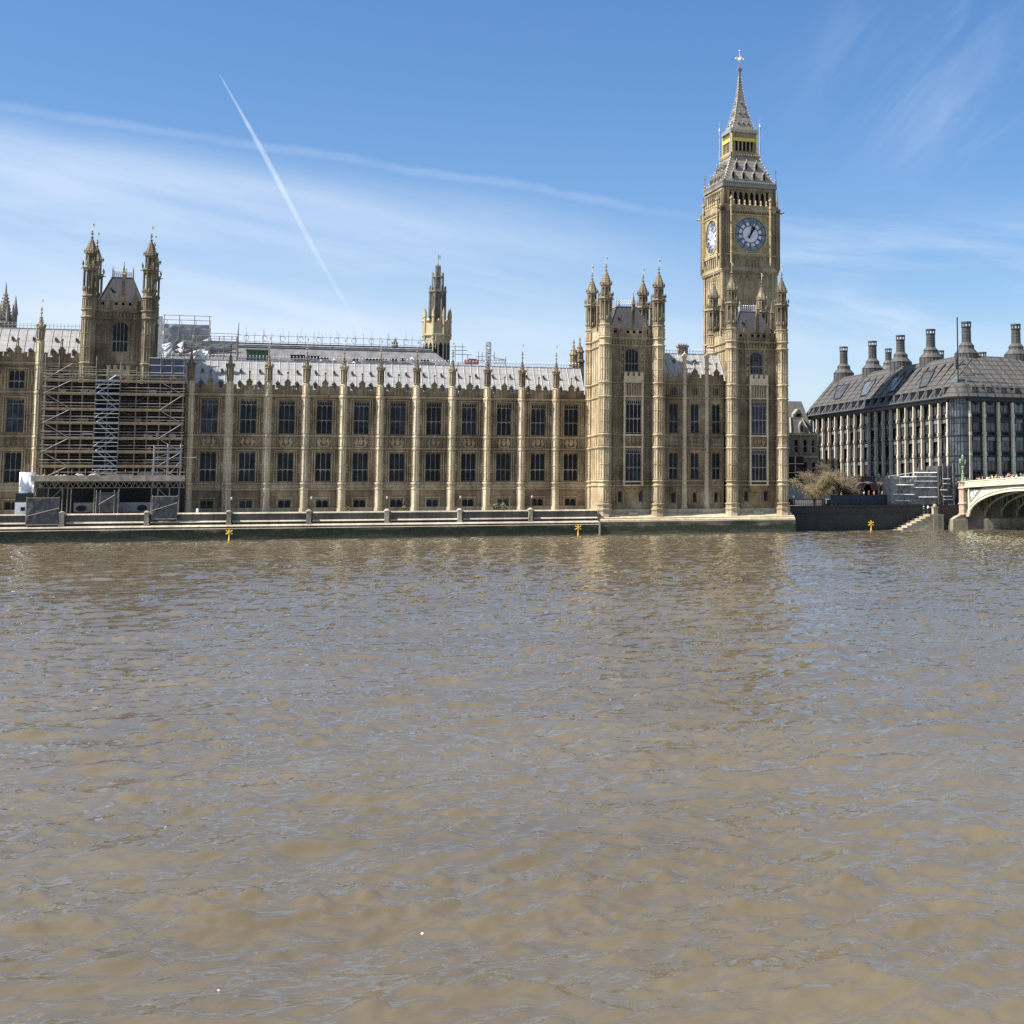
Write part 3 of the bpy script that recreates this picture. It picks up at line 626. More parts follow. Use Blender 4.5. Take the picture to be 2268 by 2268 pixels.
def river_tower(label, x1, x2, yf, yb, levels, dz, dzl, zbot, flare, oriel=True, base_windows=True, tmat='stone_turret', wmat='stone_mid'):
    t = thing('palace_tower', label, 'tower', ((x1+x2)/2, yf, zbot)); xm = (x1+x2)/2+.25; wy = yf+1.0
    zpar, zs2, zl = 34.17+dz, 32.93+dz, 26.34+dzl
    for cx, cy in ((x1, yf), (x2, yf), (x1, yb), (x2, yb)): turret(t, cx, cy, levels+[zl, zs2, zpar], zbot, dz, flare=flare and cy == yf, mat=tmat)
    w = MB(); w2 = MB(); sd = MB(); hw = 1.16; z0 = 28.4+dzl; z1w = 32.5+dz
    o0, o1 = xm-1.5, xm+1.5
    holes = [(xm-hw, xm+hw, z0, z1w)]
    if base_windows: holes += [(x1+2.65, x1+3.4, 5.5, 7.4), (x2-3.2, x2-2.45, 5.5, 7.4)]
    w.wall(x1+.6, x2-.6, zbot, 36.0+dz, holes, wy, .5)
    for c, d in [(h[0], h[1]) for h in holes[1:]]:
        w.box(c-.35, c-.12, wy-.15, wy, 5.3, 7.8); w.box(d+.12, d+.35, wy-.15, wy, 5.3, 7.8); w.box(c-.45, d+.45, wy-.2, wy, 7.6, 7.85)
        window(t, (c+d)/2, wy, 5.5, d-c, 1.9, 1, (), 0, 0, .3)
    zz = levels+[zl]
    for k in range(len(zz)-1):
        a, c = zz[k]+.3, zz[k+1]-.3
        if c-a > 1: 
            xs = [x1+1.25, x1+1.75, x1+2.25, x1+2.75, x2-1.25, x2-1.75, x2-2.25, x2-2.6]; panel_ribs(w2, xs, a, c, wy, .12, .10)
            for xa, xb in ((x1+1.25, x1+2.75), (x2-2.6, x2-1.25)):
                for q in ((a, c-.1) if c-a < 3 else (a, a+(c-a)*.5, c-.1)): w2.box(xa, xb, wy-.08, wy, q, q+.14)
    # niches with shields beside the upper window
    for sx in (-1, 1):
        xa = xm+sx*(hw+.25); panel_ribs(w2, [xa, xa+sx*.75], zl+.6, zs2-.3, wy, .16, .2)
        for j in range(4): w2.box(xa+sx*.375-.2, xa+sx*.375+.2, wy-.14, wy, zl+1.6+j*1.15, zl+2.2+j*1.15)
        panel_ribs(w2, [xa+sx*1.3], zl+.3, zs2-.2, wy, .1, .08)
    side = lambda xx, sgn: frame(xx, 0, -math.pi/2) if sgn < 0 else frame(xx, 0, math.pi/2)
    for xx, sgn in ((x1-.15, -1), (x2+.15, 1)):
        sd.T = side(xx, sgn); f = (lambda y: -y) if sgn < 0 else (lambda y: y)
        u0, u1 = sorted((f(yf+.6), f(yb-.6))); sd.wall(u0, u1, zbot, 36.0+dz, [], 0, .3); um = (u0+u1)/2
        for z in levels+[zl, zs2, zpar]: string(sd, u0, u1, z, 0, .22, .26)
        k = 7
        for z_a, z_b in zip(zz[:-1]+[zl, zs2], zz[1:]+[zs2, zpar]):
            if z_b-z_a > 1: panel_ribs(sd, [u0+(u1-u0)*(i+.5)/k for i in range(k)], z_a+.3, z_b-.3, 0, .12, .10)
        merlons(sd, u0+.4, u1-.4, 36.0+dz, .6, .55, .5, -.1, .3)
    w.T = None
    for z in levels+[zl]: string(w2, x1+.8, x2-.8, z, wy, .22, .26)
    for z, pp in ((zs2, .3), (zpar, .5)): string(w2, x1+.8, x2-.8, z, wy, pp, .34)
    for i in range(14):
        a = x1+1.1+i*(x2-x1-2.2)/13; w2.box(a-.1, a+.1, wy-.2, wy, zs2+.3, zpar-.25)
    # rear wall, embattled parapet with canopied niches
    w.box(x1+.6, x2-.6, yb-.4, yb, zbot, 36.0+dz); merlons(w, x1+1, x2-1, 36.0+dz, .6, .55, .5, yb-.4, yb)
    w.box(x1+.6, x2-.6, wy-.1, wy+.3, zpar+.2, 35.1+dz); merlons(w2, x1+1.1, x2-1.1, 35.1+dz, .8, .6, .5, wy-.1, wy+.3)
    for xx in (xm-2.05, xm+2.1): 
        w2.box(xx-.42, xx+.42, wy-.45, wy+.3, zpar-.25, 36.3+dz); w2.extr([(xx-.5, 36.3+dz), (xx+.5, 36.3+dz), (xx, 37.4+dz)], wy-.4, wy+.25); w.box(xx-.2, xx+.2, wy-.6, wy-.45, zpar+.4, 35.7+dz); w.bar((xx, wy-.1, 37.2+dz), (xx, wy-.1, 38.2+dz), .09); w.bead(xx, wy-.1, 38.1+dz, .18, .25)
    w.build('wall', M['stone'], t); w2.build('wall_panelling', M[wmat], t); sd.build('side_wall', M[tmat], t)
    window(t, xm, wy, z0, 2*hw, z1w-z0, 4, ((z1w-z0)*.36,), 0, 0, .28, pointed=True)
    if oriel:
        o = MB(); of = MB(); yo = wy-1.35; a, b = xm-1.62, xm+1.62
        tiers = [(8.95, 14.75), (17.3, 23.4)]
        for z in (8.4, 9.05, 15.05, 17.15, 23.9): of.box(a-.14, b+.14, yo-.12, wy+.02, z-.1, z+.14)
        o.prism([(a, yo), (b, yo), (b, wy), (a, wy)], 8.0, 8.4, None); o.prism([(a+.5, yo+.8), (b-.5, yo+.8), (b-.5, wy), (a+.5, wy)], 7.2, 8.0, [(a, yo+.1), (b, yo+.1), (b, wy), (a, wy)])
        for xx in (a, b): of.lathe([(8.4, .17), (26.6, .17)], 8, xx, yo+.05)
        for za, zb in ((15.1, 17.1), (23.95, 26.3), (14.75, 15.1), (23.3, 23.95)): o.box(a+.05, b-.05, yo+.12, wy, za, zb)
        for za, zb in ((8.5, 26.3),):
            for xx in (a, b): o.box(xx-.1, xx+.1, wy-.5, wy, za, zb)
        of.box(a-.2, b+.2, yo-.2, wy, 26.3, 26.55); of.box(a-.1, b+.1, yo-.05, yo+.15, 26.55, 27.5); merlons(of, a-.1, b+.1, 27.5, .6, .55, .45, yo-.05, yo+.15)
        for xx in (a-.1, b+.1): o.box(xx-.1, xx+.1, yo, wy, 26.55, 27.5)
        for i in range(7): of.box(a+.25+i*.45, a+.33+i*.45, yo-.02, yo+.12, 24.0, 26.2)
        oo = o.build('oriel', M['stone'], t); of.build('frame', M['stone_clean'], oo)
        for za, zb in tiers:
            window(t, xm, yo, za+.2, 3.0, zb-za-.25, 4, ((zb-za)*.42,), .7, 0, .10)
            for sx in (-1, 1): window(t, xm+sx*1.56, (yo+wy)/2, za+.2, 1.1, zb-za-.25, 1, ((zb-za)*.42,), .7, -sx*-math.pi/2 if False else sx*math.pi/2, .05)
        crest_panel('carved_panel', t, xm, yo-.08, 15.25, 2.5, 1.75, M['stone'])
    # steep truncated roof with cresting
    r = MB(); zb_, zt = 35.6+dz, 40.2+dz; A = (x1+1.0, wy+.9, x2-1.0, yb-1.3); ins = 1.9; B = (A[0]+ins, A[1]+2.4, A[2]-ins, A[3]-2.4)
    pa = [(A[0], A[1]), (A[2], A[1]), (A[2], A[3]), (A[0], A[3])]; pb = [(B[0], B[1]), (B[2], B[1]), (B[2], B[3]), (B[0], B[3])]; r.prism(pa, zb_, zt, pb)
    for q0, q1 in zip(pa, pb): r.bar((*q0, zb_), (*q1, zt), .10)
    r.box(x1+.5, x2-.5, wy, yb, 35.2+dz, zb_); ro = r.build('roof', M['slate'], t)
    rm = MB(); rm.box(B[0]-.1, B[2]+.1, B[1]-.1, B[3]+.1, zt, zt+.14)
    for j in range(2):
        yy = (B[1], B[3])[j]
        for i in range(11): xx = B[0]+i*(B[2]-B[0])/10; rm.bar((xx, yy, zt), (xx, yy, zt+1.0), .035); rm.bead(xx, yy, zt+1.05, .12, .16)
        rm.bar((B[0], yy, zt+.6), (B[2], yy, zt+.6), .03)
    for xx in (B[0], B[2]):
        for i in range(9): yy = B[1]+i*(B[3]-B[1])/8; rm.bar((xx, yy, zt), (xx, yy, zt+.9), .035)
        for yy in (B[1], B[3]): rm.lathe([(zt, .14), (zt+1.3, .1), (zt+2.0, .02)], 6, xx, yy)
    rm.build('cresting', M['crest'], ro)
    v = MB(); v.add([(A[0]+1.7, A[1]+.9, 37.9+dz), (A[0]+2.2, A[1]+.9, 37.9+dz), (A[0]+1.95, A[1]+.9, 38.4+dz), (A[0]+1.95, A[1]+1.6, 38.3+dz)], [(0, 1, 2), (0, 2, 3), (1, 3, 2)]); v.build('roof_vent', M['slate'], ro)
    for x, y in ((xm+.2, wy), (xm, yb-.2), (x1-.1, (yf+yb)/2), (x2+.1, (yf+yb)/2)): side_pinnacle(t, x, y, 35.8+dz, 42.5+dz)
    return t
LV = [8.39, 9.16, 15.02, 17.26, 23.89]
river_tower('square gothic tower with four pinnacled turrets standing at the left end of the river pavilion', 68.17, 77.73, -10.3, 1.0, LV, 0, 0, 4.0, True)
river_tower('square gothic tower with four pinnacled turrets directly in front of the clock tower', 91.33, 100.86, -10.3, 1.0, LV, 0, 0, 4.0, True)
river_tower('square gothic tower with two pinnacled turrets rising behind the scaffolding', -15.1, -6.15, -0.3, 9.0, [8.95, 14.9, 16.97, 23.7], 3.0, 2.1, 3.9, False, oriel=True, base_windows=False, tmat='stone_sooty', wmat='stone_sooty')

# block between the two pavilion towers
def link_block():
    t = thing('palace_wing', 'short gothic block with three window bays and a lead roof between two turreted towers', 'palace', (84.5, -8, 4)); wy = -8.4
    X0, X1 = 78.7, 90.4; xs = [81.05, 85.0, 89.0]; w = MB(); w2 = MB()
    holes = []
    for x in xs: holes += [(x-.78, x+.78, 17.6, 22.9), (x-.78, x+.78, 9.4, 14.2), (x-.38, x+.38, 5.3, 7.2)]
    for x in xs: holes += [(x-.6, x+.6, 24.4, 25.8)]
    w.wall(X0, X1, 4.0, 26.4, holes, wy, .45)
    for z, p in ((8.39, .3), (9.16, .25), (15.02, .22), (17.26, .22), (23.89, .3), (26.4, .35)): string(w2, X0, X1, z, wy, p, .3)
    for x in xs:
        for sx in (-1, 1):
            for za, zb in ((9.4, 14.5), (17.6, 23.3)): panel_ribs(w2, [x+sx*.93, x+sx*1.2, x+sx*1.6], za, zb, wy, .11, .13)
            zc = (12, 20)
            for z in zc: w.bead(x+sx*1.4, wy-.05, z, .2, .26)
        for k in range(3): w2.box(x-.8+k*.55, x-.35+k*.55, wy-.1, wy, 15.5, 16.0); w2.box(x-.8+k*.55, x-.35+k*.55, wy-.1, wy, 16.2, 16.7)
        w.box(x-.65, x-.45, wy-.15, wy, 5.1, 7.6); w.box(x+.45, x+.65, wy-.15, wy, 5.1, 7.6); w.box(x-.75, x+.75, wy-.2, wy, 7.4, 7.6)
        for k in range(9): w2.box(x-1.6+k*.4-.05, x-1.6+k*.4+.05, wy-.1, wy, 24.2, 26.1)
    w.build('wall', M['stone'], t); w2.build('wall_panelling', M['stone_mid'], t)
    for x in xs:
        window(t, x, wy, 17.6, 1.56, 5.3, 2, (2.2,), 0); window(t, x, wy, 9.4, 1.56, 4.8, 2, (2.1,), 0); window(t, x, wy, 5.3, .76, 1.9, 1); window(t, x, wy, 24.4, 1.2, 1.4, 3)
    p = MB(); p.box(X0, X1, wy-.12, wy+.3, 26.5, 27.6)
    for a, b in ((78.9, 82.5), (83.3, 86.8), (87.6, 90.3)): merlons(p, a, b, 27.6, .55, .55, .45, wy-.12, wy+.3)
    for i in range(28): a = X0+.2+i*.41; p.box(a-.05, a+.05, wy-.2, wy-.1, 26.7, 27.5)
    p.build('parapet', M['stone'], t)
    for x in (85.0, 89.05):
        g = inst(gab, 'gablet', t, (x, wy-WY, 26.3))
    for x in (83.0, 87.15):
        b = MB(); b.lathe([(4.9, .5), (8.4, .46), (9.2, .42), (31.5, .36)], 8, x, wy-.15)
        for z in (8.39, 9.16, 15.02, 17.26, 23.89, 26.4, 29.2, 31.3): b.lathe([(z-.15, .4), (z, .55), (z+.15, .4)], 8, x, wy-.15)
        b.lathe([(2.9, .95), (3.6, .8), (4.2, .55), (4.4, .62), (4.9, .5)], 8, x, wy-.15); b.lathe([(31.3, .55), (31.6, .5), (32.0, .12), (32.3, .05)], 8, x, wy-.15); b.build('buttress', M['stone_clean'], t)
    roof_slope(t, 78.2, 91.0, wy+1.0, 27.2, -2.6, 32.3, M['lead'])
    c = MB(); c.box(83.55, 85.35, -2.6, -1.4, 30.5, 33.6); c.box(83.4, 85.5, -2.75, -1.25, 33.6, 34.0); c.box(83.45, 85.45, -2.7, -1.3, 32.1, 32.3)
    for i in range(4): c.lathe([(34.0, .16), (34.35, .13)], 8, 83.75+i*.46, -2.0)
    c.build('chimney', M['stone_grey'], t)
    for x in (82.3, 86.2, 88.6): inst(VENT[0], 'roof_vent', t, (x, -4.2, 30.6))
    bk = MB(); bk.box(X0, X1, wy+.5, 3, 4, 26.9); bk.build('rear_block', M['stone'], t)
link_block()
def plinth():
    t = thing('river_plinth', 'dark weedy granite plinth rising from the river beneath the pavilion towers', 'river wall', (84, -12.5, 0))
    w = MB(); w.extrx([(0.8, -3), (-13.6, -3), (-13.2, 2.0), (-13.25, 2.0), (-13.25, 2.2), (-12.9, 2.3), (0.8, 2.3)], 66.9, 102.3); w.build('wall', M['rwall'], t)
    s = MB(); s.extrx([(-9, 2.3), (-12.6, 2.3), (-12.55, 2.5), (-12.1, 2.62), (-12.05, 2.85), (-11.0, 3.1), (-10.8, 3.3), (-9, 3.9)], 67.0, 102.5)
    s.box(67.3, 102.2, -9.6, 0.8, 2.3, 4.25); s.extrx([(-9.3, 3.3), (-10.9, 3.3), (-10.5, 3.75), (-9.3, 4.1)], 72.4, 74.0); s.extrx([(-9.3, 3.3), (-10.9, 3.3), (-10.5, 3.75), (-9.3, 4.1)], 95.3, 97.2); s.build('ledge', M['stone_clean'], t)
    o = MB(); o.box(66.62, 66.88, -13.5, -12.0, 0.0, 2.3); o.build('wall_joint', M['stone_grey'], t)
plinth()
# ------------------------------------------------------------------ clock tower
M['handblack'] = plain('black hand', (0.008, 0.010, 0.02), 0.9, 0, 0.05, 1, 0, 0.1)
def clock_tower():
    C0 = (106.9, 33.0); ang = R_(2.5)
    t = thing('clock_tower', 'tall clock tower with blue-ringed dials, gilded lantern and iron spire', 'clock tower', (C0[0], C0[1], 4.4))
    FR = [frame(C0[0], C0[1], ang+k*math.pi/2) for k in range(4)]   # face k: local x along the face, -y outward
    sq = lambda b, prof: (setattr(b, 'T', frame(C0[0], C0[1], ang)), b.lathe([(z, h*math.sqrt(2)) for z, h in prof], 4, 0, 0, math.pi/4), setattr(b, 'T', None))
    b = MB(); sq(b, [(4.0, 5.85), (53.2, 5.85)])
    for T in FR:
        b.T = T
        for x in (-5.75, -5.1, 5.1, 5.75): b.box(x-.28, x+.28, -6.15, -5.8, 4, 53)
        for k in range(7): x = -3.9+k*1.3; b.box(x-.14, x+.14, -6.0, -5.8, 8, 52.0)
        for z in (14, 22, 30, 38, 45.5): b.box(-6.2, 6.2, -6.2, -5.8, z, z+.35)
        for z in (18, 26, 34, 42): b.box(-4.6, 4.6, -5.95, -5.8, z, z+.25)
        for k in range(6):
            x = -3.25+k*1.3; b.arch(x-.5, x+.5, 51.0, 52.0, -6.0, -5.8, 4, 52.2)
        for k in range(14): b.bead(-5.9+k*.9, -6.2, 52.6, .3, .4)
    b.T = None; sq(b, [(52.4, 6.0), (52.9, 6.45), (53.3, 6.45), (53.35, 6.25)])
    b.build('shaft', M['stone_mid'], t)
    sl = MB()
    for T in FR:
        sl.T = T
        for k in (1, 3, 4): x = -3.25+k*1.3; sl.box(x-.13, x+.13, -5.84, -5.8, 30.5, 50.2)
    sl.build('slit_window', M['black'], t)
    # arcade stage and clock stage
    c = MB(); sq(c, [(53.3, 6.1), (65.9, 6.1)])
    for T in FR:
        c.T = T
        for k in range(7):
            x = -4.05+k*1.35; c.box(x-.12+.675, x+.12+.675, -6.35, -6.1, 53.6, 55.9) if k < 6 else None
            c.arch(x-.55, x+.55, 54.9, 55.75, -6.3, -6.1, 4, 56.0)
        c.box(-6.3, 6.3, -6.5, -6.1, 55.95, 56.35); c.box(-6.3, 6.3, -6.45, -6.1, 53.3, 53.65)
        for sx in (-1, 1):
            for x, w_ in ((4.75, .16), (5.25, .12), (5.8, .12)): c.box(sx*x-w_, sx*x+w_, -6.3, -6.1, 56.3, 65.2)
            for z in (58.5, 60.7, 62.9): c.box(min(sx*4.6, sx*6.2), max(sx*4.6, sx*6.2), -6.25, -6.1, z, z+.22)
            x = sx*6.1; c.box(x-.45, x+.45, -6.55, -5.7, 53.3, 65.7); c.prism([(x-.55, -6.65), (x+.55, -6.65), (x+.55, -5.6), (x-.55, -5.6)], 65.7, 66.2)
            c.bar((sx*6.1, -6.1, 66.2), (sx*6.1, -6.1, 69.0), .14, 6); c.bar((sx*6.1, -6.1, 68.4), (sx*6.1, -6.1, 70.2), .07)
            c.bar((sx*6.4, -6.4, 65.2), (sx*7.2, -7.2, 65.45), .2)
        c.box(-6.4, 6.4, -6.55, -6.0, 65.3, 65.75); c.box(-6.2, 6.2, -6.35, -6.15, 65.75, 66.75)
        for k in range(22): c.box(-5.8+k*.54, -5.5+k*.54, -6.5, -6.35, 65.0, 65.3)
    c.T = None; c.build('clock_stage', M['stone_mid'], t)
    # figures and gilded poles on the balustrade
    gp = MB()
    for T in FR:
        gp.T = T
        for x in (-4.35, 4.35):
            gp.lathe([(54.1, .12), (54.3, .2), (66.0, .2), (66.1, .32), (66.4, .32), (66.5, .2), (67.6, .2), (67.75, .4), (68.0, .42), (68.2, .1), (68.7, .03)], 8, x, -6.65)
            for z in (56.5, 60.5, 64.3): gp.lathe([(z-.12, .2), (z, .3), (z+.12, .2)], 8, x, -6.65)
        for k in range(7): x = -3.6+k*1.2; gp.lathe([(66.7, .3), (67.0, .14), (67.3, .22), (67.6, .16), (67.8, .06)], 6, x, -6.25)
    gp.build('gilded_pole', M['goldstone'], t)
    # dials
    for k, T in enumerate(FR):
        fr = MB(T); R = 3.55; zc = 60.55; n = 48; y = -6.3
        # square gilded frame with a round opening
        for i in range(n):
            a0, a1 = 2*math.pi*i/n, 2*math.pi*(i+1)/n
            def edge(a):
                ca, sa = math.cos(a), math.sin(a); s_ = 3.95/max(abs(ca), abs(sa)); return (s_*ca, s_*sa)
            def cir(a, r): return (r*math.cos(a), r*math.sin(a))
            p0, p1 = edge(a0), edge(a1); q0, q1 = cir(a0, R), cir(a1, R)
            fr.quad((q0[0], y, zc+q0[1]), (q1[0], y, zc+q1[1]), (p1[0], y, zc+p1[1]), (p0[0], y, zc+p0[1]))
            r0, r1 = cir(a0, R), cir(a1, R); s0, s1 = cir(a0, R+.22), cir(a1, R+.22)
            fr.quad((r0[0], y-.16, zc+r0[1]), (r1[0], y-.16, zc+r1[1]), (s1[0], y-.16, zc+s1[1]), (s0[0], y-.16, zc+s0[1]))
            fr.quad((r0[0], y-.16, zc+r0[1]), (r1[0], y-.16, zc+r1[1]), (r1[0], y+.3, zc+r1[1]), (r0[0], y+.3, zc+r0[1])); fr.quad((s0[0], y-.16, zc+s0[1]), (s1[0], y-.16, zc+s1[1]), (s1[0], y, zc+s1[1]), (s0[0], y, zc+s0[1]))
        for x0, x1, z0, z1 in ((-4.2, 4.2, zc-4.25, zc-3.95), (-4.2, 4.2, zc+3.95, zc+4.2), (-4.2, -3.95, zc-3.95, zc+3.95), (3.95, 4.2, zc-3.95, zc+3.95)): fr.box(x0, x1, y-.2, y+.1, z0, z1)
        for sx in (-1, 1):
            for sz in (-1, 1):
                for r in (.62, .35): 
                    for i in range(12): a0, a1 = 2*math.pi*i/12, 2*math.pi*(i+1)/12; fr.bar((sx*3.2+r*math.cos(a0), y-.03, zc+sz*3.2+r*math.sin(a0)), (sx*3.2+r*math.cos(a1), y-.03, zc+sz*3.2+r*math.sin(a1)), .06)
                fr.bead(sx*3.2, y-.03, zc+sz*3.2, .16)
        f = fr.build('dial_frame', M['goldstone'], t)
        d = MB(T); N = 48
        d.poly([(R*math.cos(2*math.pi*i/N), y+.12, zc+R*math.sin(2*math.pi*i/N)) for i in range(N)]); dl = d.build('dial', M['dial'], t)
        def ring(mb, r0, r1, yy):
            for i in range(N):
                a0, a1 = 2*math.pi*i/N, 2*math.pi*(i+1)/N
                mb.quad((r0*math.cos(a0), yy, zc+r0*math.sin(a0)), (r0*math.cos(a1), yy, zc+r0*math.sin(a1)), (r1*math.cos(a1), yy, zc+r1*math.sin(a1)), (r1*math.cos(a0), yy, zc+r1*math.sin(a0)))
        rg = MB(T); ring(rg, 2.62, 3.44, y+.06); rg.build('minute_ring', M['dialring'], dl)
        ir = MB(T)
        for r0, r1 in ((3.42, 3.56), (2.58, 2.68), (1.72, 1.86)): ring(ir, r0, r1, y+.02)
        P = lambda r, u, a: (r*math.sin(a)+u*math.cos(a), y-.0, zc+r*math.cos(a)-u*math.sin(a))
        for h in range(12):
            a = 2*math.pi*h/12; ir.bar(P(1.8, 0, a), P(3.5, 0, a), .085)
            for dd in (-.26, .26): ir.bar(P(2.66, 0, a+dd*.5), P(3.0, 0, a+dd*.5), .03)
            # roman numeral: strokes between the two rings
            num = ['XII', 'I', 'II', 'III', 'IV', 'V', 'VI', 'VII', 'VIII', 'IX', 'X', 'XI'][h]; wd = {'I': .16, 'V': .34, 'X': .36}; tot = sum(wd[q] for q in num); u = -tot/2
            for q in num:
                w_ = wd[q]
                if q == 'I': ir.bar(P(1.95, u+w_/2, a), P(2.52, u+w_/2, a), .035)
                elif q == 'V': ir.bar(P(2.52, u+.04, a), P(1.95, u+w_/2, a), .035); ir.bar(P(1.95, u+w_/2, a), P(2.52, u+w_-.04, a), .025)
                else: ir.bar(P(2.52, u+.04, a), P(1.95, u+w_-.04, a), .035); ir.bar(P(1.95, u+.04, a), P(2.52, u+w_-.04, a), .025)
                u += w_
        for m_ in range(60):
            a = 2*math.pi*m_/60; ir.bar(P(3.05, 0, a), P(3.42, 0, a), .025)
        ir.build('dial_ironwork', M['dialblue'], dl)
        for nm, a, ln, wd_ in (('minute_hand', 2*math.pi*2.2/60, 3.3, .13), ('hour_hand', 2*math.pi*(1+2.2/60)/12, 1.95, .24)):
            hd = MB(T); yy = y-.12 if nm[0] == 'm' else y-.2
            Q = lambda r, u: (r*math.sin(a)+u*math.cos(a), yy, zc+r*math.cos(a)-u*math.sin(a))
            hd.poly([Q(-.9, -wd_*1.2), Q(-.5, -wd_*.6), Q(ln*.6, -wd_*.8), Q(ln*.72, -wd_*(1.6 if nm[0] == 'h' else .7)), Q(ln, 0), Q(ln*.72, wd_*(1.6 if nm[0] == 'h' else .7)), Q(ln*.6, wd_*.8), Q(-.5, wd_*.6), Q(-.9, wd_*1.2)])
            hd.poly([(.26*math.cos(i*math.pi/5), yy-.02, zc+.26*math.sin(i*math.pi/5)) for i in range(10)]); hd.build(nm, M['handblack'], dl)
    # belfry: open arcade
    be = MB(); sq(be, [(66.0, 5.55), (66.8, 5.55)]); sq(be, [(69.9, 5.6), (70.5, 5.75), (70.6, 6.0)])
    for T in FR:
        be.T = T
        for sx in (-1, 1): be.box(sx*5.0-.62, sx*5.0+.62, -5.65, -4.5, 66.0, 70.3); be.lathe([(66, .5), (70.4, .5)], 8, sx*5.5, -5.5)
        for k in range(7): x = -4.2+k*1.2; be.box(x-.17+.6, x+.17+.6, -5.6, -5.2, 66.6, 70) if k < 7 else None; be.arch(x-.43, x+.43, 68.6, 69.6, -5.5, -5.3, 4, 70.0)
        be.box(-4.6, -4.35, -5.55, -5.1, 66.5, 70); be.box(-5.6, 5.6, -5.7, -5.3, 66.4, 66.9); be.box(-5.8, 5.8, -5.85, -5.4, 70.0, 70.3)
        for k in range(18): be.box(-5.2+k*.6, -4.95+k*.6, -5.85, -5.5, 69.75, 70.05)
    be.T = None; be.build('belfry', M['stone_mid'], t)
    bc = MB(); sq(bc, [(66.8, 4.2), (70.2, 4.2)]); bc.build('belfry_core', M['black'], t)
    # lower iron roof
    r = MB(); sq(r, [(70.45, 6.05), (70.6, 6.1), (71.7, 5.95), (71.75, 5.5), (73.0, 4.95), (75.0, 4.1), (77.3, 3.2), (77.6, 3.15)]); rf = r.build('roof', M['castiron'], t)
    tr_ = MB(); prof = lambda z: np.interp(z, [71.75, 73, 75, 77.3], [5.5, 4.95, 4.1, 3.2])
    for T in FR:
        tr_.T = T
        for z, xs in ((72.4, (-3.4, -1.1, 1.25, 3.5)), (74.7, (-2.3, -.1, 2.15))):
            for x in xs:
                h = float(prof(z)); yb_ = -float(prof(z+1.5)); yf_ = -h-.1
                dm = MB(T); dh = MB(T); dm.extr([(x-.36, z), (x-.24, z), (x-.24, z+.95), (x, z+1.35), (x+.24, z+.95), (x+.24, z), (x+.36, z), (x+.42, z+1.0), (x, z+1.75), (x-.42, z+1.0)], yf_-.12, yb_+.3)
                dm.bead(x, yf_-.05, z+1.85, .12, .35); dh.box(x-.24, x+.24, yf_+.12, yb_+.4, z, z+1.2); do = dm.build('dormer', M['castiron'], t); dh.build('opening', M['black'], do)
        dm = tr_
        for k in range(26): dm.box(-5.9+k*.46, -5.66+k*.46, -6.1, -5.95, 70.7, 71.75)
    dm = tr_
    for T in FR:
        dm.T = T
        for j in range(9):
            z = 72.0+j*.62; h = float(prof(z)); dm.bead(-h-.05, -h-.05, z+.2, .17, .26)
        dm.lathe([(71.6, .28), (72.6, .12), (75.0, .05)], 6, -5.85, -5.85); dm.bead(-5.85, -5.85, 74.2, .34, .12); dm.bead(-5.85, -5.85, 72.4, .3, .3)
    dm.build('cresting', M['castiron'], rf)
    # lantern
    la = MB(); sq(la, [(77.5, 3.2), (77.7, 3.35), (78.5, 3.3), (78.55, 2.6)]); sq(la, [(82.3, 2.75), (82.9, 2.8), (82.95, 3.1)])
    for T in FR:
        la.T = T
        for k in range(12): la.bead(-3.0+k*.545, -3.32, 78.0, .2, .34)
        la.box(-2.75, 2.75, -2.8, -2.55, 78.5, 78.9); la.box(-2.75, 2.75, -2.8, -2.55, 81.3, 82.4)
        for k in range(10): la.box(-2.5+k*.555-.05, -2.5+k*.555+.05, -2.9, -2.8, 81.3, 82.4)
        for sx in (-1, 1): la.box(sx*2.45-.3, sx*2.45+.3, -2.75, -2.1, 78.5, 82.5)
        for k in range(6): x = -2.15+k*.86; la.box(x-.13, x+.13, -2.8, -2.5, 78.8, 81.4)
        for k in range(5): x = -1.72+k*.86; la.arch(x-.3, x+.3, 80.7, 81.25, -2.75, -2.6, 4, 81.4)
    la.T = None; la.build('lantern', M['stone_mid'], t)
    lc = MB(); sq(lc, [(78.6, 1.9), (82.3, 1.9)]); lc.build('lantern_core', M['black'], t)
    gl = MB()
    T = FR[3]; gl.T = T   # the sunlit south side shows its gilding
    for T in FR:
        gl.T = T; gl.box(-2.45, 2.45, -2.98, -2.92, 81.0, 81.75)
        for sx in (-1, 1): gl.box(sx*2.75-.16, sx*2.75+.16, -2.95, -2.62, 78.5, 82.6)
    gl.T = None; gl.build('gilded_band', M['gilt'], t)
    for T in FR:
        pn = MB(T); pn.lathe([(77.8, .14), (83, .12), (84.5, .2), (85.0, .08), (86.6, .02)], 6, -3.35, -3.35); pn.bead(-3.35, -3.35, 84.4, .25, .5); pn.bead(-3.35, -3.35, 85.4, .22, .1); pn.build('gilded_pinnacle', M['crest'], t)
    s = MB(); sq(s, [(82.9, 3.15), (83.2, 3.1), (83.7, 3.0), (83.75, 2.55), (85.3, 2.0), (87.4, 1.45), (90.4, .82), (93.4, .42), (96.6, .2), (97.0, .3), (97.3, .5), (97.5, .5), (97.55, .15), (98.6, .1)]); sp = s.build('spire', M['castiron'], t)
    sd = MB(); sprof = lambda z: float(np.interp(z, [83.75, 85.3, 87.4, 90.4, 93.4, 96.6], [2.55, 2.0, 1.45, .82, .42, .2]))
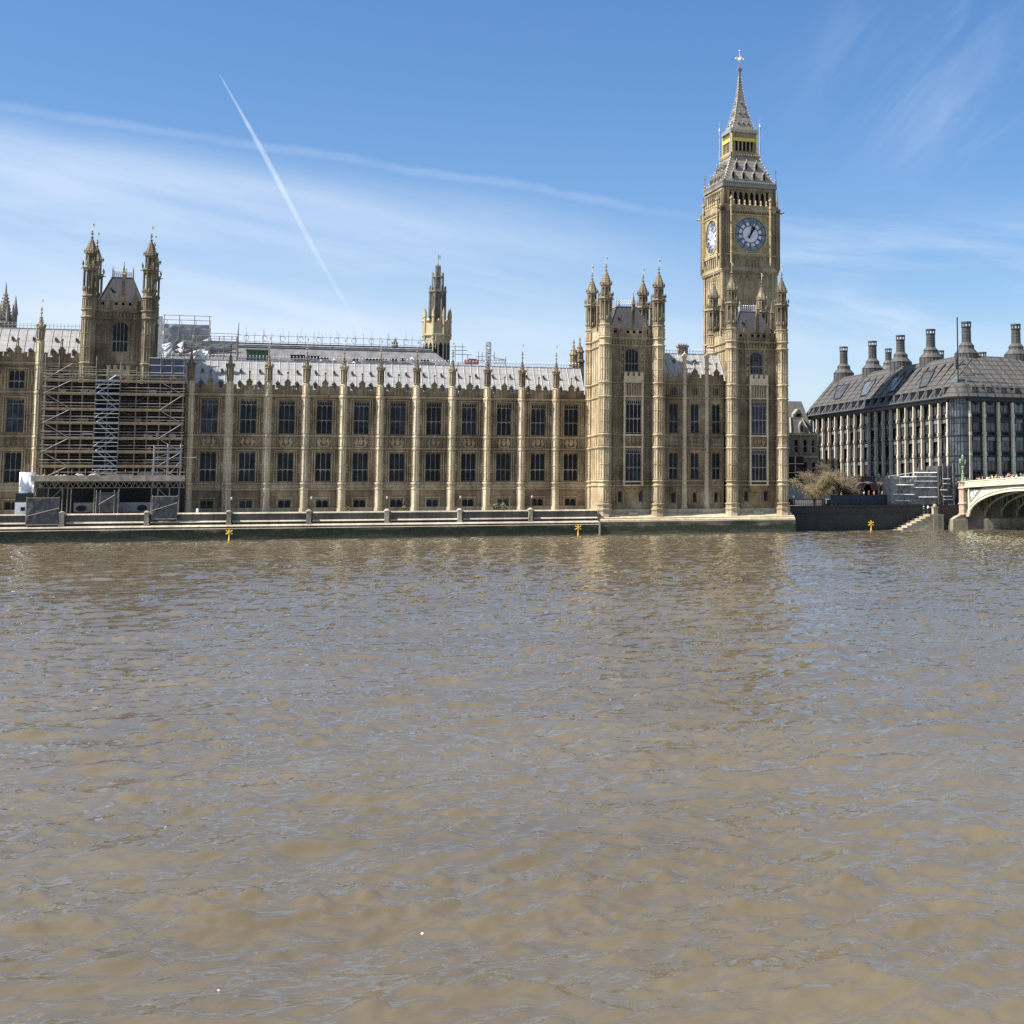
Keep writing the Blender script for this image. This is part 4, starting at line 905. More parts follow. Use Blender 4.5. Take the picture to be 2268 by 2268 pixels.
    for T in FR:
        sd.T = T
        for z, xs in ((85.0, (-1.1, 0, 1.1)), (87.3, (-.55, .55)), (89.6, (0,))):
            for x in xs: h = sprof(z); sd.add([(x-.26, -h-.25, z), (x+.26, -h-.25, z), (x, -h-.3, z+.6), (x, -sprof(z+.6)+.1, z+.6), (x, -h+.2, z-.3)], [(0, 1, 2), (0, 2, 3), (1, 3, 2), (0, 4, 1)])
        for j in range(20): z = 84.0+j*.6; h = sprof(z); sd.bead(-h-.04, -h-.04, z, .11, .17)
    sd.build('spire_vent', M['castiron'], sp)
    f = MB(); f.T = frame(C0[0], C0[1], ang)
    f.bar((0, 0, 97.4), (0, 0, 101.7), .07, 6); f.bead(0, 0, 99.5, .42, .55); f.bead(0, 0, 101.4, .3, .3); f.bead(0, 0, 98.3, .22, .2)
    for a in range(4): dx, dy = math.cos(a*math.pi/2), math.sin(a*math.pi/2); f.bar((0, 0, 99.4), (.85*dx, .85*dy, 99.6), .06); f.bead(.85*dx, .85*dy, 99.65, .2, .25); f.bar((.5*dx, .5*dy, 99.6), (.6*dx, .6*dy, 100.2), .05)
    f.build('finial', M['vane'], t)
clock_tower()

# ------------------------------------------------------------------ towers and roofs behind the river range
def lantern_tower():
    cx, cy = 52.2, 101.0; t = thing('lantern_tower', 'octagonal stone tower with a dark lantern spire rising behind the long range', 'tower', (cx, cy, 4.4))
    b = MB(); b.lathe([(20, 3.25), (44.7, 3.25), (44.8, 3.7), (45.2, 3.7), (45.3, 3.3), (48.0, 3.3), (48.1, 3.45)], 8, cx, cy)
    for i in range(8):
        a = i*math.pi/4; a2 = a+math.pi/8; x, y = cx+3.2*math.cos(a2), cy+3.2*math.sin(a2); b.lathe([(44, .4), (49.2, .38), (49.3, .5), (50.6, .32), (51.6, .03)], 6, x, y); b.bead(cx+3.05*math.cos(a), cy+3.05*math.sin(a), 48.4, .6, .7)
    b.build('wall', stone_mat('pale stone', (0.28, 0.23, 0.14), (0.38, 0.325, 0.205), (0.45, 0.39, 0.26)), t)
    g = MB()
    for a in range(8):
        g.T = frame(cx, cy, a*math.pi/4)
        for x in (-.62, .62): g.extr([(x-.42, 38.5), (x+.42, 38.5), (x+.42, 42.4), (x, 43.2), (x-.42, 42.4)], -3.06, -2.95)
    g.T = None; g.build('window', M['glass'], t)
    s = MB(); dk = M['darkstone']
    s.lathe([(47.9, 2.0), (55.2, 1.85), (55.5, 2.25), (55.9, 2.2), (56.0, 1.5), (56.1, .9), (59.0, .9), (59.1, 1.5), (59.4, 1.45), (59.5, .7), (59.6, .35), (61.5, .35), (61.6, .65), (61.8, .5), (62.1, .2), (62.9, .05), (64.9, .03)], 8, cx, cy)
    for i in range(8):
        a = math.pi/8+i*math.pi/4; s.bar((cx+2.05*math.cos(a), cy+2.05*math.sin(a), 48), (cx+1.95*math.cos(a), cy+1.95*math.sin(a), 57.0), .17, 6); s.bar((cx+1.38*math.cos(a), cy+1.38*math.sin(a), 55.9), (cx+1.33*math.cos(a), cy+1.33*math.sin(a), 60.3), .15, 6); s.bar((cx+.6*math.cos(a), cy+.6*math.sin(a), 59.4), (cx+.58*math.cos(a), cy+.58*math.sin(a), 62.1), .11, 6)
        for k in range(5): s.bar((cx+(1.95)*math.cos(a+.13*(k+1)), cy+1.95*math.sin(a+.13*(k+1)), 48.2), (cx+1.82*math.cos(a+.13*(k+1)), cy+1.82*math.sin(a+.13*(k+1)), 55), .045)
    s.build('spire', dk, t); v = MB(); v.box(cx, cx+.6, cy-.02, cy+.02, 63.6, 64.6); v.build('vane', M['vane'], t)
M['darkstone'] = plain('blackened stone', (0.15, 0.138, 0.118), 0.85, 0, 0.35, 1.2)
lantern_tower()
def far_spire():
    x, y = -40.6, 97.5; t = thing('church_spire', 'weathered brown gothic spire at the far left edge above the pale roof', 'spire', (x, y, 4.4))
    b = MB(); b.lathe([(25, 2.0), (44.2, 1.9), (44.4, 2.2), (44.9, 2.1), (45, 1.5), (51.5, .25), (53.6, .03)], 8, x, y); b.build('spire', M['stone_grey'], t)
    p = MB()
    for i in range(8): a = math.pi/8+i*math.pi/4; p.lathe([(44, .3), (46.5, .26), (49.0, .02)], 6, x+1.75*math.cos(a), y+1.75*math.sin(a))
    crockets(p, x, y, 45.2, 1.55, 51.3, .3, 8, 8, .15); p.build('pinnacle', M['stone_grey'], t)
    x2, y2 = -38.8, 99.0; q = MB(); q.lathe([(30, .55), (46.5, .5), (46.7, .7), (51, .03)], 6, x2, y2); q.build('turret', M['stone_grey'], t)
far_spire()
def rear_roof():
    t = thing('roof_works', 'grey sheeted roof under repair with a railed ridge behind the long range', 'roof', (30, 18, 24))
    r = MB(); x0, x1 = -3.5, 42.5
    r.quad((x0, 14.0, 28.6), (x1+5, 14.0, 28.6), (x1-1, 18.5, 34.0), (x0, 18.5, 34.0)); r.poly([(x1+5, 14, 28.6), (x1+5, 24, 28.6), (x1-1, 18.5, 34)]); r.quad((x0, 18.5, 34.0), (x1-1, 18.5, 34.0), (x1+5, 24, 28.6), (x0, 24, 28.6)); r.poly([(x0, 14, 28.6), (x0, 18.5, 34), (x0, 24, 28.6)])
    r.build('roof', M['greyroof'], t)
    e = MB(); e.box(x0-.4, x1-1, 17.8, 18.1, 34.0, 34.22); e.build('ridge_board', M['iron'], t)
    c = MB(); x0 = 7.6
    for z in (34.5, 35.6): c.bar((x0, 18.2, z), (x1, 18.2, z), .05)
    k = 0; x = x0
    while x < x1:
        c.bar((x, 18.2, 34), (x, 18.2, 36.1+.5*(k % 3 == 0)), .05); x += 1.45; k += 1
    for x in np.arange(x0+1.5, x1-2, 3.1):
        for i in range(8): a0, a1 = i*math.pi/4, (i+1)*math.pi/4; c.bar((x+.45*math.cos(a0), 18.2, 35.1+.45*math.sin(a0)), (x+.45*math.cos(a1), 18.2, 35.1+.45*math.sin(a1)), .045)
        c.bar((x, 18.2, 35.5), (x, 18.2, 37.0), .03)
    c.build('railing', M['crest'], t)
    d = MB(); rnd = random.Random(5)
    for i in range(26):
        x = rnd.uniform(x0+4, x1); z = rnd.uniform(29.6, 31.6); y = 14+(z-28.6)*.83-.4; w = rnd.uniform(.4, 1.6); d.box(x-w, x+w, y-.25, y+.3, z, z+rnd.uniform(.1, .6))
    d.build('roof_opening', M['black'], t)
    p = MB()
    for i in range(40):
        x = rnd.uniform(x0+2, x1+2); z = rnd.uniform(29.2, 30.6); y = 13.6; p.bar((x, y, z), (x+rnd.uniform(-1.6, 1.6), y, z+rnd.uniform(-.2, 1.0)), .06)
    for z in (29.9, 30.9): p.bar((x0, 13.4, z), (x1+6, 13.4, z), .06)
    for x in np.arange(x0, x1+6, 2.4): p.bar((x, 13.4, 28.4), (x, 13.4, 31.2), .06)
    p.build('scaffold_rail', M['steel'], t)
    for i in range(7):
        s = MB(); x = rnd.uniform(x0+14, x1); z = rnd.uniform(29.4, 32.4); y = 13.9+(z-28.6)*.8-.3; s.bead(x, y, z, .4, .3); s.build('white_bag', M['sheetw'], t)
rear_roof()
def sheeted(name, label, cat, x0, x1, y0, y1, z0, z1, mat, rails=True, seed=0, bay=2.2, extra=1.4, crumple=.14):
    t = thing(name, label, cat, ((x0+x1)/2, y0, z0)); b = MB(); rnd = random.Random(seed)
    nx = max(4, int((x1-x0)/.7)); nz_ = max(3, int((z1-z0)/.6)); g = {}
    for i in range(nx+1):
        for j in range(nz_+1): g[i, j] = (x0+(x1-x0)*i/nx, y0-rnd.uniform(0, crumple), z0+(z1-z0)*j/nz_)
    for i in range(nx):
        for j in range(nz_): b.quad(g[i, j], g[i+1, j], g[i+1, j+1], g[i, j+1])
    b.quad((x0, y0, z0), (x0, y0, z1), (x0, y1, z1), (x0, y1, z0)); b.quad((x1, y0, z0), (x1, y1, z0), (x1, y1, z1), (x1, y0, z1)); b.quad((x0, y0, z1), (x1, y0, z1), (x1, y1, z1), (x0, y1, z1)); b.quad((x0, y1, z0), (x0, y1, z1), (x1, y1, z1), (x1, y1, z0))
    b.build('sheeting', mat, t, True)
    if rails:
        p = MB(); n = max(2, int((x1-x0)/bay))
        for i in range(n+1): x = x0+(x1-x0)*i/n; p.bar((x, y0-.25, z0-1), (x, y0-.25, z1+extra), .06); p.bar((x, y1, z1-.5), (x, y1, z1+extra), .05)
        for z in [z1+extra*.45, z1+extra*.95, z0+(z1-z0)*.5]: p.bar((x0-.3, y0-.25, z), (x1+.3, y0-.25, z), .05)
        p.bar((x0, y0-.25, z0), (x0+(x1-x0)*.5, y0-.25, z1), .05); p.build('scaffold_frame', M['steel'], t)
    return t
a = onY(362, 770, 17); b_ = onY(464, 720, 17)
enc = sheeted('scaffold_enclosure', 'large grey sheeted roof enclosure with torn white sheeting beside the scaffolded tower', 'scaffold', a.x, b_.x, 17, 26, 30.5, b_.z, M['sheetg'], True, 3, 2.4, 1.6)
ts = MB(); rnd = random.Random(11)
for i in range(16):
    x = rnd.uniform(a.x, b_.x-.5); z = rnd.uniform(30.8, 34.0); w, h = rnd.uniform(.4, 1.3), rnd.uniform(.3, 1.0); y = 16.6
    ts.poly([(x-w, y, z-h*.2), (x-w*.2, y-.3, z-h), (x+w, y-.1, z+h*.1), (x+w*.6, y-.4, z+h), (x-w*.3, y-.2, z+h*.4)])
ts.build('torn_sheet', M['sheetw'], enc)
ws = MB(); 
q0 = onY(350, 800, 12); q1 = onY(357, 700, 12)
for j in range(10):
    z0_, z1_ = q0.z+(q1.z-q0.z)*j/10, q0.z+(q1.z-q0.z)*(j+1)/10; ws.box(q0.x-.3+.1*(j % 2), q0.x+.45+.15*((j*7) % 3), 12, 14, z0_, z1_)
tag(ws.build('sheeted_hoist', M['sheetw']), 'tall narrow white sheeted hoist right beside the scaffolded tower', 'hoist')
a = onY(408, 772, 13); b_ = onY(524, 757, 13)
sheeted('scaffold_screen', 'low grey tarpaulin screen on a railed walkway in front of the sheeted enclosure', 'scaffold', a.x, b_.x, 13, 13.6, a.z, b_.z, M['sheetg'], True, 8, 2.2, .9, .1)
gk = MB(); p0, p1 = onY(404, 805, 12), onY(525, 772, 12); rnd = random.Random(4)
for i in range(5): x = p0.x+(p1.x-p0.x)*i/4; gk.bar((x, 12, p0.z-1), (x, 12, p1.z+2.2), .07)
for z in (p0.z+.6, p0.z+1.4, p1.z+.1): gk.bar((p0.x, 12, z), (p1.x, 12, z), .06)
pp0, pp1 = onY(470, 755, 12), onY(530, 740, 12)
for z in (pp0.z, pp1.z): gk.bar((pp0.x-1, 12, z), (pp1.x, 12, z), .05)
zz = onY(529, 715, 12); gk.bar((zz.x, 12, 30), (zz.x, 12, zz.z), .07)
tag(gk.build('scaffold_walkway', M['steel']), 'bare tube scaffold walkway on the roof with one tall pole', 'scaffold')
a, b_ = onY(428, 795, 12.6), onY(460, 778, 12.6); rs = MB(); rnd = random.Random(9); g = {}
for i in range(7):
    for j in range(5): g[i, j] = (a.x+(b_.x-a.x)*i/6, 12.6-rnd.uniform(0, .5), a.z+(b_.z-a.z)*j/4)
for i in range(6):
    for j in range(4): rs.quad(g[i, j], g[i+1, j], g[i+1, j+1], g[i, j+1])
rs.box(a.x, b_.x, 12.65, 13, a.z, b_.z); tag(rs.build('white_tarpaulin', M['sheetw']), 'crumpled white tarpaulin draped under the roof walkway', 'tarpaulin')
a, b_ = onY(546, 797, 13.2), onY(594, 777, 13.2); gn = MB(); gn.box(a.x, b_.x, 13.2, 14.2, a.z, b_.z); gn.box(a.x-.2, b_.x+.2, 13.0, 14.3, b_.z, b_.z+.2)
for i in range(6): x = a.x+(b_.x-a.x)*i/5; gn.bar((x, 13.1, a.z), (x, 13.1, b_.z), .06)
tag(gn.build('green_netting', M['green']), 'green netted box on the roof between two stone pinnacles', 'netting')
a, b_ = onY(1030, 806, 13), onY(1060, 795, 13); rd = MB(); rd.box(a.x, b_.x, 13, 14, a.z, b_.z-.2); rd.box(a.x+.6, b_.x-.3, 12.9, 13.0, a.z+.2, b_.z); tag(rd.build('red_sheet', M['red']), 'small red sheet on the roof scaffold behind the right-hand pinnacles', 'sheet')
def roof_scaffold():
    t = thing('roof_scaffold', 'slim grey ladder tower and open tube platforms above the roof ridge', 'scaffold', (44, 13, 30)); p = MB(); a, b_ = onY(1077, 830, 12.5), onY(1087, 759, 12.5)
    for x in (a.x, b_.x): 
        for y in (12.5, 13.4): p.bar((x, y, a.z), (x, y, b_.z), .09)
    n = 9
    for i in range(n+1): z = a.z+(b_.z-a.z)*i/n; p.box(a.x, b_.x, 12.45, 12.6, z-.09, z+.09)
    for i in range(0, n, 2): z = a.z+(b_.z-a.z)*i/n; p.bar((a.x, 12.5, z), (b_.x, 12.5, z+(b_.z-a.z)/n), .07)
    p.build('ladder_tower', M['alu'], t)
    r = MB()
    for (xa, ya, xb, yb) in ((1000, 776, 1035, 776), (1000, 768, 1030, 768), (1000, 784, 1045, 786), (1055, 790, 1095, 788), (1058, 798, 1122, 797), (1092, 792, 1120, 797), (1040, 800, 1110, 802)):
        p0, p1 = onY(xa, ya, 14), onY(xb, yb, 14); r.bar(p0, p1, .06)
    for (x, ya, yb) in ((1008, 800, 765), (1024, 805, 760), (1036, 808, 785), (1060, 805, 778), (1068, 805, 780), (1120, 815, 790), (1095, 805, 780)):
        p0, p1 = onY(x, ya, 14), onY(x, yb, 14); r.bar(p0, p1, .06)
    r.build('tube_platform', M['steel'], t)
    s = MB(); p0, p1 = onY(1092, 806, 13.8), onY(1119, 798, 13.8); s.box(p0.x, p1.x, 13.8, 14.2, p0.z, p1.z); s.build('white_sheet', M['sheetw'], t)
roof_scaffold()
def small_finials():
    p0 = onY(874, 790, 20); t = thing('roof_finial', 'small dark carved finial standing on the roof ridge left of the lantern tower', 'finial', tuple(p0)); b = MB(); zt = onY(874, 748, 20).z
    b.lathe([(p0.z-2, .55), (p0.z+.6, .5), (p0.z+.7, .75), (p0.z+1.2, .4), (zt-1.4, .62), (zt-.9, .35), (zt-.4, .3), (zt, .04)], 8, p0.x, 20); crockets(b, p0.x, 20, p0.z+1, .5, zt-.5, .4, 8, 3, .16); b.build('finial', M['darkstone'], t)
    t = thing('stair_turret', 'pair of small pinnacled stone turrets beside the pavilion tower', 'turret', (69, 14, 24))
    for i, (px, ytip) in enumerate(((1270, 752), (1283.5, 746))):
        p = onY(px, 850, 14+i*2.5); zt = onY(px, ytip, 14+i*2.5).z; b = MB(); b.lathe([(20, .85), (zt-5.0, .85), (zt-4.9, 1.0), (zt-4.6, .95), (zt-4.4, .75), (zt-3.2, .7), (zt-3.0, .85), (zt-1.6, .22), (zt-1.4, .2)], 8, p.x, p.y); crockets(b, p.x, p.y, zt-3, .8, zt-1.6, .3, 8, 2, .12); finial(b, p.x, p.y, zt-1.6, 1.6, .13)
        for k in range(4): b.bar((p.x+.8*math.cos(k*math.pi/2+.4), p.y+.8*math.sin(k*math.pi/2+.4), zt-8), (p.x+.8*math.cos(k*math.pi/2+.4), p.y+.8*math.sin(k*math.pi/2+.4), zt-5), .08)
        b.build('turret', M['stone'], t)
    r = MB(); a = onY(1287, 850, 12); r.add([(a.x, 3, 25), (a.x+5, 3, 25), (a.x+5, 12, 33.5), (a.x+1.5, 12, 33.5)], [(0, 1, 2, 3)]); r.build('roof', M['lead'], t)
small_finials()

# ------------------------------------------------------------------ river scaffold on the left
M['deckshade'] = plain('dark brown deck shade', (0.014, 0.010, 0.008), 0.9, 0, 0.4, 0.5)  # shade between the scaffold decks put into a near-black colour
def river_scaffold():
    t = thing('tube_scaffold', 'tall tube scaffold with timber decks and a metal stair covering the tower base', 'scaffold', (-10.5, -3, 3.9))
    PX = lambda px: -20.8+(px-102)*20.4/304.0
    xs = [PX(p) for p in (102, 131.7, 160, 184, 212.4, 239, 265.8, 301.9, 328, 355, 380, 407)]; tops = [29.6, 29.3, 28.2, 26.8, 29.4, 27.6, 28.6, 27.8, 27, 29.5, 29.5, 29.6]
    decks = [11.73, 14.04, 16.21, 18.63, 20.8, 23.33, 25.41]; yf, yb = -3.2, -1.7
    for x, zt in zip(xs, tops):
        for y in (yf, yb):
            p = MB(); p.bar((x, y, 8.4 if y == yf else 3.9), (x, y, zt if y == yf else min(zt, 26.5)), .075, 6); p.build('pole', M['steel'], t)
    sx0, sx1 = xs[4], xs[6]
    for i, z in enumerate(decks):
        d = MB()
        for a, b in ((xs[0]-.2, sx0), (sx1, xs[-1]+.2)):
            d.box(a, b, yf-.05, yb+.3, z-.06, z); d.box(a, b, yf-.14, yf-.08, z-.05, z+.24); d.box(a, b, yf-.1, yf, z-.22, z-.06)
        d.build('deck', M['plank'], t)
        r = MB()
        for zz in (z+.55, z+1.05):
            r.bar((xs[0]-.3, yf-.1, zz), (sx0, yf-.1, zz), .06); r.bar((sx1, yf-.1, zz), (xs[-1]+.3, yf-.1, zz), .06)
        r.bar((xs[0]-.3, yb, z+1.0), (xs[-1]+.3, yb, z+1.0), .06); r.bar((xs[0]-.2, yb, z+1.6), (xs[-1]+.2, yb, z+1.6), .05); r.build('guard_rail', M['steel'], t)
    zz = [9.7]+decks
    for i in range(len(zz)-1):
        z0, z1 = zz[i], zz[i+1]; f = (xs[0], xs[2]) if i % 2 == 0 else (xs[2], xs[0]); g = (xs[-3], xs[-1]) if i % 2 else (xs[-1], xs[-3]); h = (xs[6], xs[8]) if i % 2 else (xs[8], xs[6])
        for (xa, xb), y in ((f, yf-.12), (g, yf-.12), (h, yb)): b = MB(); b.bar((xa, y, z0), (xb, y, z1), .065); b.build('brace', M['steel'], t)
    for q0, q1 in [((xs[0], yf-.1, 25.5), (xs[2], yf-.1, 28.1))]: b = MB(); b.bar(q0, q1, .06); b.build('brace', M['steel'], t)
    for z, k in ((26.4, 7), (27.2, 7), (27.6, 4)): b = MB(); b.bar((xs[0], yf, z), (xs[k], yf, z), .05); b.build('ledger', M['steel'], t)
    rnd = random.Random(31)
    for z in decks:
        m_ = MB()
        for k in range(9):
            x = rnd.choice([rnd.uniform(xs[0], sx0-1), rnd.uniform(sx1, xs[-1]-1.5)]); w_ = rnd.uniform(.3, 1.6); m_.box(x, x+w_, yf+.3, yf+rnd.uniform(.6, 1.2), z, z+rnd.uniform(.12, .9))
        m_.build('stored_material', M[rnd.choice(['plank', 'net', 'net', 'sheetg'])], t)
    # stair bay
    for i in range(len(decks)):
        s = MB(); z = decks[i]; s.box(sx0, sx1, yf-.35, yf+1.4, z-.1, z+.06); s.box(sx0, sx1, yf-.42, yf-.35, z-.14, z+.2)
        z0 = zz[i]; x0, x1 = (sx0+.2, sx1-.6) if i % 2 == 0 else (sx1-.2, sx0+.6)
        for y in (yf-.3, yf+.5): s.bar((x0, y, z0), (x1, y, z), .09); s.bar((x0, y, z0+1), (x1, y, z+1), .05)
        n = 9
        for k in range(n): u = (k+.5)/n; xx = x0+(x1-x0)*u; s.box(xx-.12, xx+.12, yf-.3, yf+.5, z0+(z-z0)*u-.03, z0+(z-z0)*u+.03)
        for q in (z0+.9, z0+1.5): s.bar((sx0, yf-.4, q), (sx1, yf-.4, q), .05)
        s.build('stair_flight', M['alu'], t)
    # navy netting panels at the upper right
    n = MB()
    for i in range(3):
        a, b2 = xs[8]+.3+i*1.75, xs[8]+1.95+i*1.75
        for z in (25.7, 27.0, 28.2): n.box(a, b2, yf+.6, yf+.68, z, z+1.05 if z < 28 else z+.9)
    n.build('netting_panel', M['navy'], t)
    g = MB()
    for z in (25.6, 26.9, 28.1, 29.3): g.bar((xs[8], yf, z), (xs[-1]+.2, yf, z), .07)
    g.build('ledger', M['alu'], t)
    bk = MB(); bk.box(xs[0]+.2, xs[-1]-.2, -1.56, -1.5, 8.4, 25.2); bk.build('shade_sheet', M['deckshade'], t)  # added sheet stands in for the shade behind the decks
    # lower right tower of bright tubes
    lt = MB(); 
    for x in (-1.1, -3.0, -5.0): 
        for y in (-9.2, -6.8): lt.bar((x+.9, y, 8.2), (x+.9, y, 15.2 if x > -4 else 15.0), .09, 6)
    for z in (9.9, 11.6, 12.9, 13.9, 14.5): lt.box(-4.2, -.1, -9.3, -9.15, z, z+.12)
    lt.bar((-2.1, -9.2, 10), (-.2, -9.2, 12.4), .08); lt.bar((-4.1, -9.2, 12.9), (-.2, -9.2, 14.2), .06); lt.bar((-.2, -9.2, 13.0), (2.2, -9.2, 13.05), .05); lt.build('loading_tower', M['alu'], t)
    return t
river_scaffold()
def gantry():
    t = thing('scaffold_gantry', 'wide lattice-girder gantry deck carrying the scaffold above dark openings', 'gantry', (-10.4, -9.5, 3.9)); x0, x1 = -21.4, .6
    d = MB(); d.box(x0, x1, -9.6, -1, 9.55, 9.7); d.box(x0, x1, -9.75, -9.6, 9.3, 10.2); d.build('deck', plain('worn ply', (0.30, 0.25, 0.19), 0.8, 0, 0.35, 1.2), t)
    g = MB(); 
    for z in (8.3, 9.2): g.bar((x0, -9.5, z), (x1, -9.5, z), .08)
    n = 26
    for i in range(n): a, b = x0+(x1-x0)*i/n, x0+(x1-x0)*(i+1)/n; m_ = (a+b)/2; g.bar((a, -9.5, 8.3), (m_, -9.5, 9.2), .06); g.bar((m_, -9.5, 9.2), (b, -9.5, 8.3), .06)
    g.build('lattice_girder', M['steel'], t)
    for x in (-20.6, -18.9, -16.9, -16.2, -15.7, -12.4, -8.9, -4.2, -3.3, -1.6, -.2):
        for y in (-9.5,):
            p = MB(); p.bar((x, y, 3.9), (x, y, 8.35), .10, 6); p.build('leg', M['steel'], t)
    for q0, q1 in (((-18.9, -9.5, 6.2), (-16.9, -9.5, 8.3)), ((-3.3, -9.5, 8.2), (-1.6, -9.5, 6.4)), ((-11.8, -9.6, 6.0), (-9, -9.6, 7.4))): b = MB(); b.bar(q0, q1, .065); b.build('brace', M['steel'], t)
    r = MB(); r.box(x0+.2, x1-.2, -4.4, -4.2, 3.9, 8.3); r.box(-21.8, -16.9, -8.8, -8.6, 6.6, 8.3) if False else None; r.build('opening_shade', M['black'], t)  # black sheet stands in for the shade of the openings under the deck
    rl = MB()
    for x in np.arange(x0, x1, 1.9): rl.bar((x, -9.6, 9.6), (x, -9.6, 11.2), .05)
    rl.bar((x0+3, -9.6, 10.7), (x1, -9.6, 10.7), .05); rl.build('guard_rail', M['steel'], t)
    return t
gantry()
def screens():
    for nm, lb_, x0, x1, z0, z1, y in (('netting_screen', 'grey debris netting hung from the left end of the gantry over the parapet', -21.5, -17.0, 2.6, 6.75, -12.55), ('netting_screen', 'grey debris netting hung from the right end of the gantry', -3.9, -.3, 3.3, 6.9, -12.45)):
        t = thing(nm, lb_, 'netting', ((x0+x1)/2, y, z0)); b = MB(); rnd = random.Random(int(x0*10)); g = {}
        n = 10
        for i in range(n+1):
            for j in range(7): g[i, j] = (x0+(x1-x0)*i/n, y-rnd.uniform(0, .09), z0+(z1-z0)*j/6)
        for i in range(n):
            for j in range(6): b.quad(g[i, j], g[i+1, j], g[i+1, j+1], g[i, j+1])
        b.quad((x0, y+.02, z0), (x1, y+.02, z0), (x1, y+.02, z1), (x0, y+.02, z1)); b.build('netting', M['net'], t)
        p = MB(); 
        for z in (z0+.1, z1): p.bar((x0, y-.12, z), (x1, y-.12, z), .05)
        for x in (x0, (x0+x1)/2, x1): p.bar((x, y+.08, z0-.3), (x, y+.08, z1+.2), .05)
        p.bar((x0, y-.12, z0+1.4), (x1, y-.12, z0+2.6), .05); p.build('frame', M['steel'], t)
    t = thing('pump_cabin', 'grey panelled site cabin on posts under the middle of the gantry', 'site cabin', (-10.4, -11, 3.9)); b = MB(); b.box(-11.9, -8.9, -11.4, -9.8, 4.5, 7.4); b.box(-12.05, -8.75, -11.5, -9.7, 7.4, 7.55); b.build('body', M['net'], t)
    f = MB(); f.box(-11.6, -9.2, -11.46, -11.4, 5.8, 7.2); f.build('window', M['net'], t); l = MB()
    for x in (-11.95, -11.4, -9.4, -8.85): l.bar((x, -11.45, 3.0), (x, -11.45, 7.9), .07)
    l.bar((-11.6, -11.5, 5.7), (-9.3, -11.5, 7.2), .05); l.build('leg', M['steel'], t)
    t = thing('hoarding', 'white painted hoarding with two dark oval holes below the gantry', 'hoarding', (-10, -8, 3.9)); b = MB(); b.box(-15.4, -4.4, -8.05, -7.95, 4.5, 6.0); b.build('panel', plain('shade-greyed white board', (0.21, 0.21, 0.20), 0.6), t); o = MB()  # white board greyed: shade below the gantry put into its colour
    for x in (-14.3, -5.6): o.poly([(x+.75*math.cos(2*math.pi*i/16), -8.06, 5.1+.5*math.sin(2*math.pi*i/16)) for i in range(16)])
    o.box(-15.4, -4.4, -8.07, -7.9, 3.9, 4.5); o.build('opening', M['black'], t)
    ws = MB(); rnd = random.Random(2); g = {}; x0, x1, z0, z1 = -23.0, -21.0, 7.5, 10.7
    for i in range(9):
        for j in range(11): u, v = i/8, j/10; g[i, j] = (x0+(x1-x0)*u+.25*v, -9.5-.18*math.sin(6*u+4*v)-rnd.uniform(0, .07), z0+(z1-z0)*v)
    for i in range(8):
        for j in range(10): ws.quad(g[i, j], g[i+1, j], g[i+1, j+1], g[i, j+1])
    ws.box(x0, x1+.2, -9.45, -9.3, z0, z1); tag(ws.build('white_sheet', M['sheetw'], None, True), 'white plastic sheet hanging at the left end of the gantry', 'sheet')
    t = thing('site_cabin', 'small white site cabin behind the parapet at the far left', 'site cabin', (-22.5, -10, 3.9)); b = MB(); b.box(-23.3, -21.7, -10.6, -8.8, 3.9, 6.1); b.build('body', M['white'], t); w = MB(); w.box(-22.5, -21.9, -10.64, -10.6, 4.8, 5.4); w.build('window', M['glass'], t); r = MB(); r.box(-23.3, -21.0, -10.4, -8.8, 6.1, 7.5); r.build('black_cover', M['black'], t)
    for i, (x, w_, h, lab) in enumerate(((-18.4, 2.6, .4, 'heap of pale sandbags on the left half of the gantry deck'), (-13.3, 1.8, .55, 'crumpled grey tarpaulin in the middle of the gantry deck'), (-9.0, 1.9, .75, 'stack of long grey boards in front of the metal stair'), (-4.4, 2.0, .9, 'stack of aluminium beams near the right end of the gantry deck'))):
        b = MB(); rnd = random.Random(i)
        if i in (0, 1):
            for k in range(26): b.bead(x+rnd.uniform(-w_, w_), -9.1+rnd.uniform(-.3, .4), 9.8+rnd.uniform(0, h), .42, .22)
        else:
            for k in range(6): b.box(x-w_, x+w_+rnd.uniform(-.4, .3), -9.3+.02*k, -8.2, 9.72+k*h/6, 9.72+(k+.7)*h/6)
        tag(b.build(('sandbags', 'tarpaulin', 'board_stack', 'beam_stack')[i], (M['plank'] if i == 0 else M['sheetg'] if i < 3 else M['alu'])), lab, ('sandbags', 'tarpaulin', 'boards', 'beams')[i])
screens()
